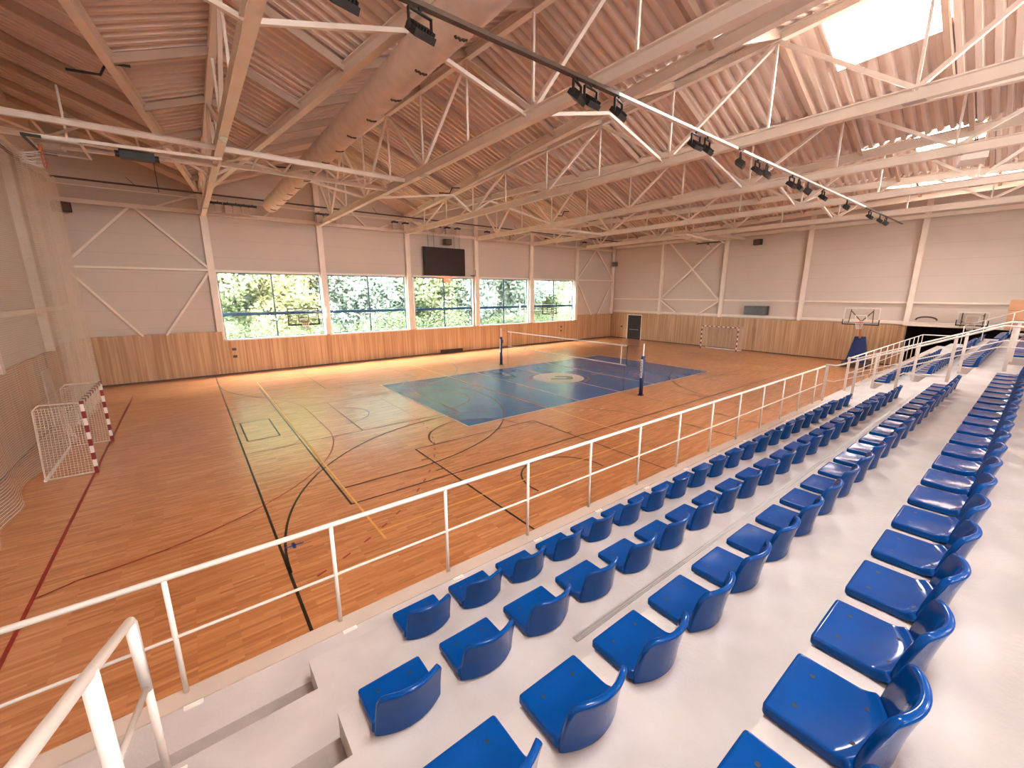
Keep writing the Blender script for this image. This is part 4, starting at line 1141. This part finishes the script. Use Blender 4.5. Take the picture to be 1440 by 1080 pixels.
part('post', 'rail', t, lambda bm: tube(bm, [(xh, 1.2 * P, yz(-1.43)), (xh, 1.2 * P, ZCc)], 0.028, 14), True)
part('base_plate', 'white', t, lambda bm: box(bm, xh - 0.02, xh + 0.08, 4.8 * P, 4.95 * P, ZA, ZA + 0.012))

# ================================================================== OUTSIDE
bm = bmesh.new(); box(bm, -60, 110, YW + 0.6, 90, -0.6, -0.4)
o = link('lawn', bm, 'grass'); struct(o); o.name = 'floor_outside'
def tree_mesh(h, r, n, leaf, seed):
    rnd = random.Random(seed)
    bm = bmesh.new()
    blobs = [(rnd.uniform(-r * .6, r * .6), rnd.uniform(-r * .5, r * .5), rnd.uniform(h * 0.06, h * 0.95), rnd.uniform(r * .45, r * .8)) for _ in range(26)]
    for _ in range(n):
        b = rnd.choice(blobs)
        d = Vector((rnd.gauss(0, 1), rnd.gauss(0, 1), rnd.gauss(0, 1))).normalized() * b[3] * rnd.uniform(0.6, 1.0)
        c = Vector((b[0], b[1], b[2])) + d
        if c.z < 0.1: continue
        s = leaf * rnd.uniform(0.6, 1.3)
        a = Vector((rnd.gauss(0, 1), rnd.gauss(0, 1), rnd.gauss(0, 0.6))).normalized(); e = a.cross(Vector((rnd.gauss(0, 1), rnd.gauss(0, 1), rnd.gauss(0, 1)))).normalized()
        bm.faces.new([bm.verts.new(c + q) for q in (a * s, e * s * 0.5, -a * s, -e * s * 0.5)])
    return bm
def make_tree(name, label, cat, h, r, n, leaf, mtl, seed, group):
    t = thing(name, label, cat, (0, 0, 0), 0, group)
    bm = tree_mesh(h, r, n, leaf, seed); me = bpy.data.meshes.new('foliage'); bm.to_mesh(me); bm.free(); me.materials.append(M[mtl])
    o = bpy.data.objects.new('foliage', me); COL.objects.link(o); o.parent = t
    def trunk(bm):
        rnd = random.Random(seed)
        tube(bm, [(0, 0, -0.4), (rnd.uniform(-.2, .2), 0, h * 0.3), (rnd.uniform(-.4, .4), 0.1, h * 0.85)], r * 0.05, 8)
        for k in range(5): tube(bm, [(0, 0, h * (0.2 + 0.1 * k)), (rnd.uniform(-r, r) * .7, rnd.uniform(-r, r) * .5, h * (0.4 + 0.12 * k))], r * 0.022, 6)
    part('trunk', 'bark', t, trunk)
    return t
protos = [make_tree('leafy_tree', 'x', 'tree', 11, 2.6, 26000, 0.16, 'leaf_a', 1, 'trees outside the windows'),
          make_tree('leafy_tree', 'x', 'tree', 12, 2.4, 26000, 0.16, 'leaf_b', 2, 'trees outside the windows'),
          make_tree('leafy_tree', 'x', 'tree', 10, 2.8, 26000, 0.16, 'leaf_c', 3, 'trees outside the windows')]
bush = make_tree('shrub', 'x', 'shrub', 2.6, 1.5, 5000, 0.08, 'leaf_d', 5, 'shrubs outside the windows')
seq = [0, 2, 1, 0, 2, 2, 0, 1, 2, 0, 2, 1, 0, 2, 0, 1, 2, 0]
place = ['seen through the first window', 'seen through the second window', 'seen through the third window', 'seen through the fourth window', 'seen through the fifth window']
kinds = ['mid green leafy', 'yellow green leafy', 'blue green leafy']
usedp = set(); x = -2.0
for k in range(18):
    p = seq[k]; x += 3.0 + random.uniform(-0.3, 0.4)
    yk = 39.0 + random.uniform(-1, 2) + (3.5 if k % 2 else 0)
    s = 1.25 + random.uniform(-0.1, 0.2)
    o = protos[p] if p not in usedp else copy_tree(protos[p]); usedp.add(p)
    o.location = (x, yk, 0); o.rotation_euler = (0, 0, random.uniform(0, 6)); o.scale = (s, s, s)
    wi = min(4, max(0, int((x * 0.79 - 0.5) / 6.2)))
    o['label'] = '%s tree outdoors in the %s rank, %s, %s along' % (kinds[p], 'rear' if k % 2 else 'front', place[wi], ORD[k + 1])
x = -1.0
for k in range(20):
    x += 2.5
    o = bush if k == 0 else copy_tree(bush)
    s = 1.0 + random.uniform(-0.15, 0.25); o.scale = (s, s, s); o.rotation_euler = (0, 0, random.uniform(0, 6))
    o.location = (x, 35.5 + random.uniform(-0.5, 0.8), -0.2)
    o['label'] = 'green shrub in the low row outside the windows, %s from the left' % ORD[k + 1]
# remaining left wall fill: nothing
bpy.context.view_layer.update()
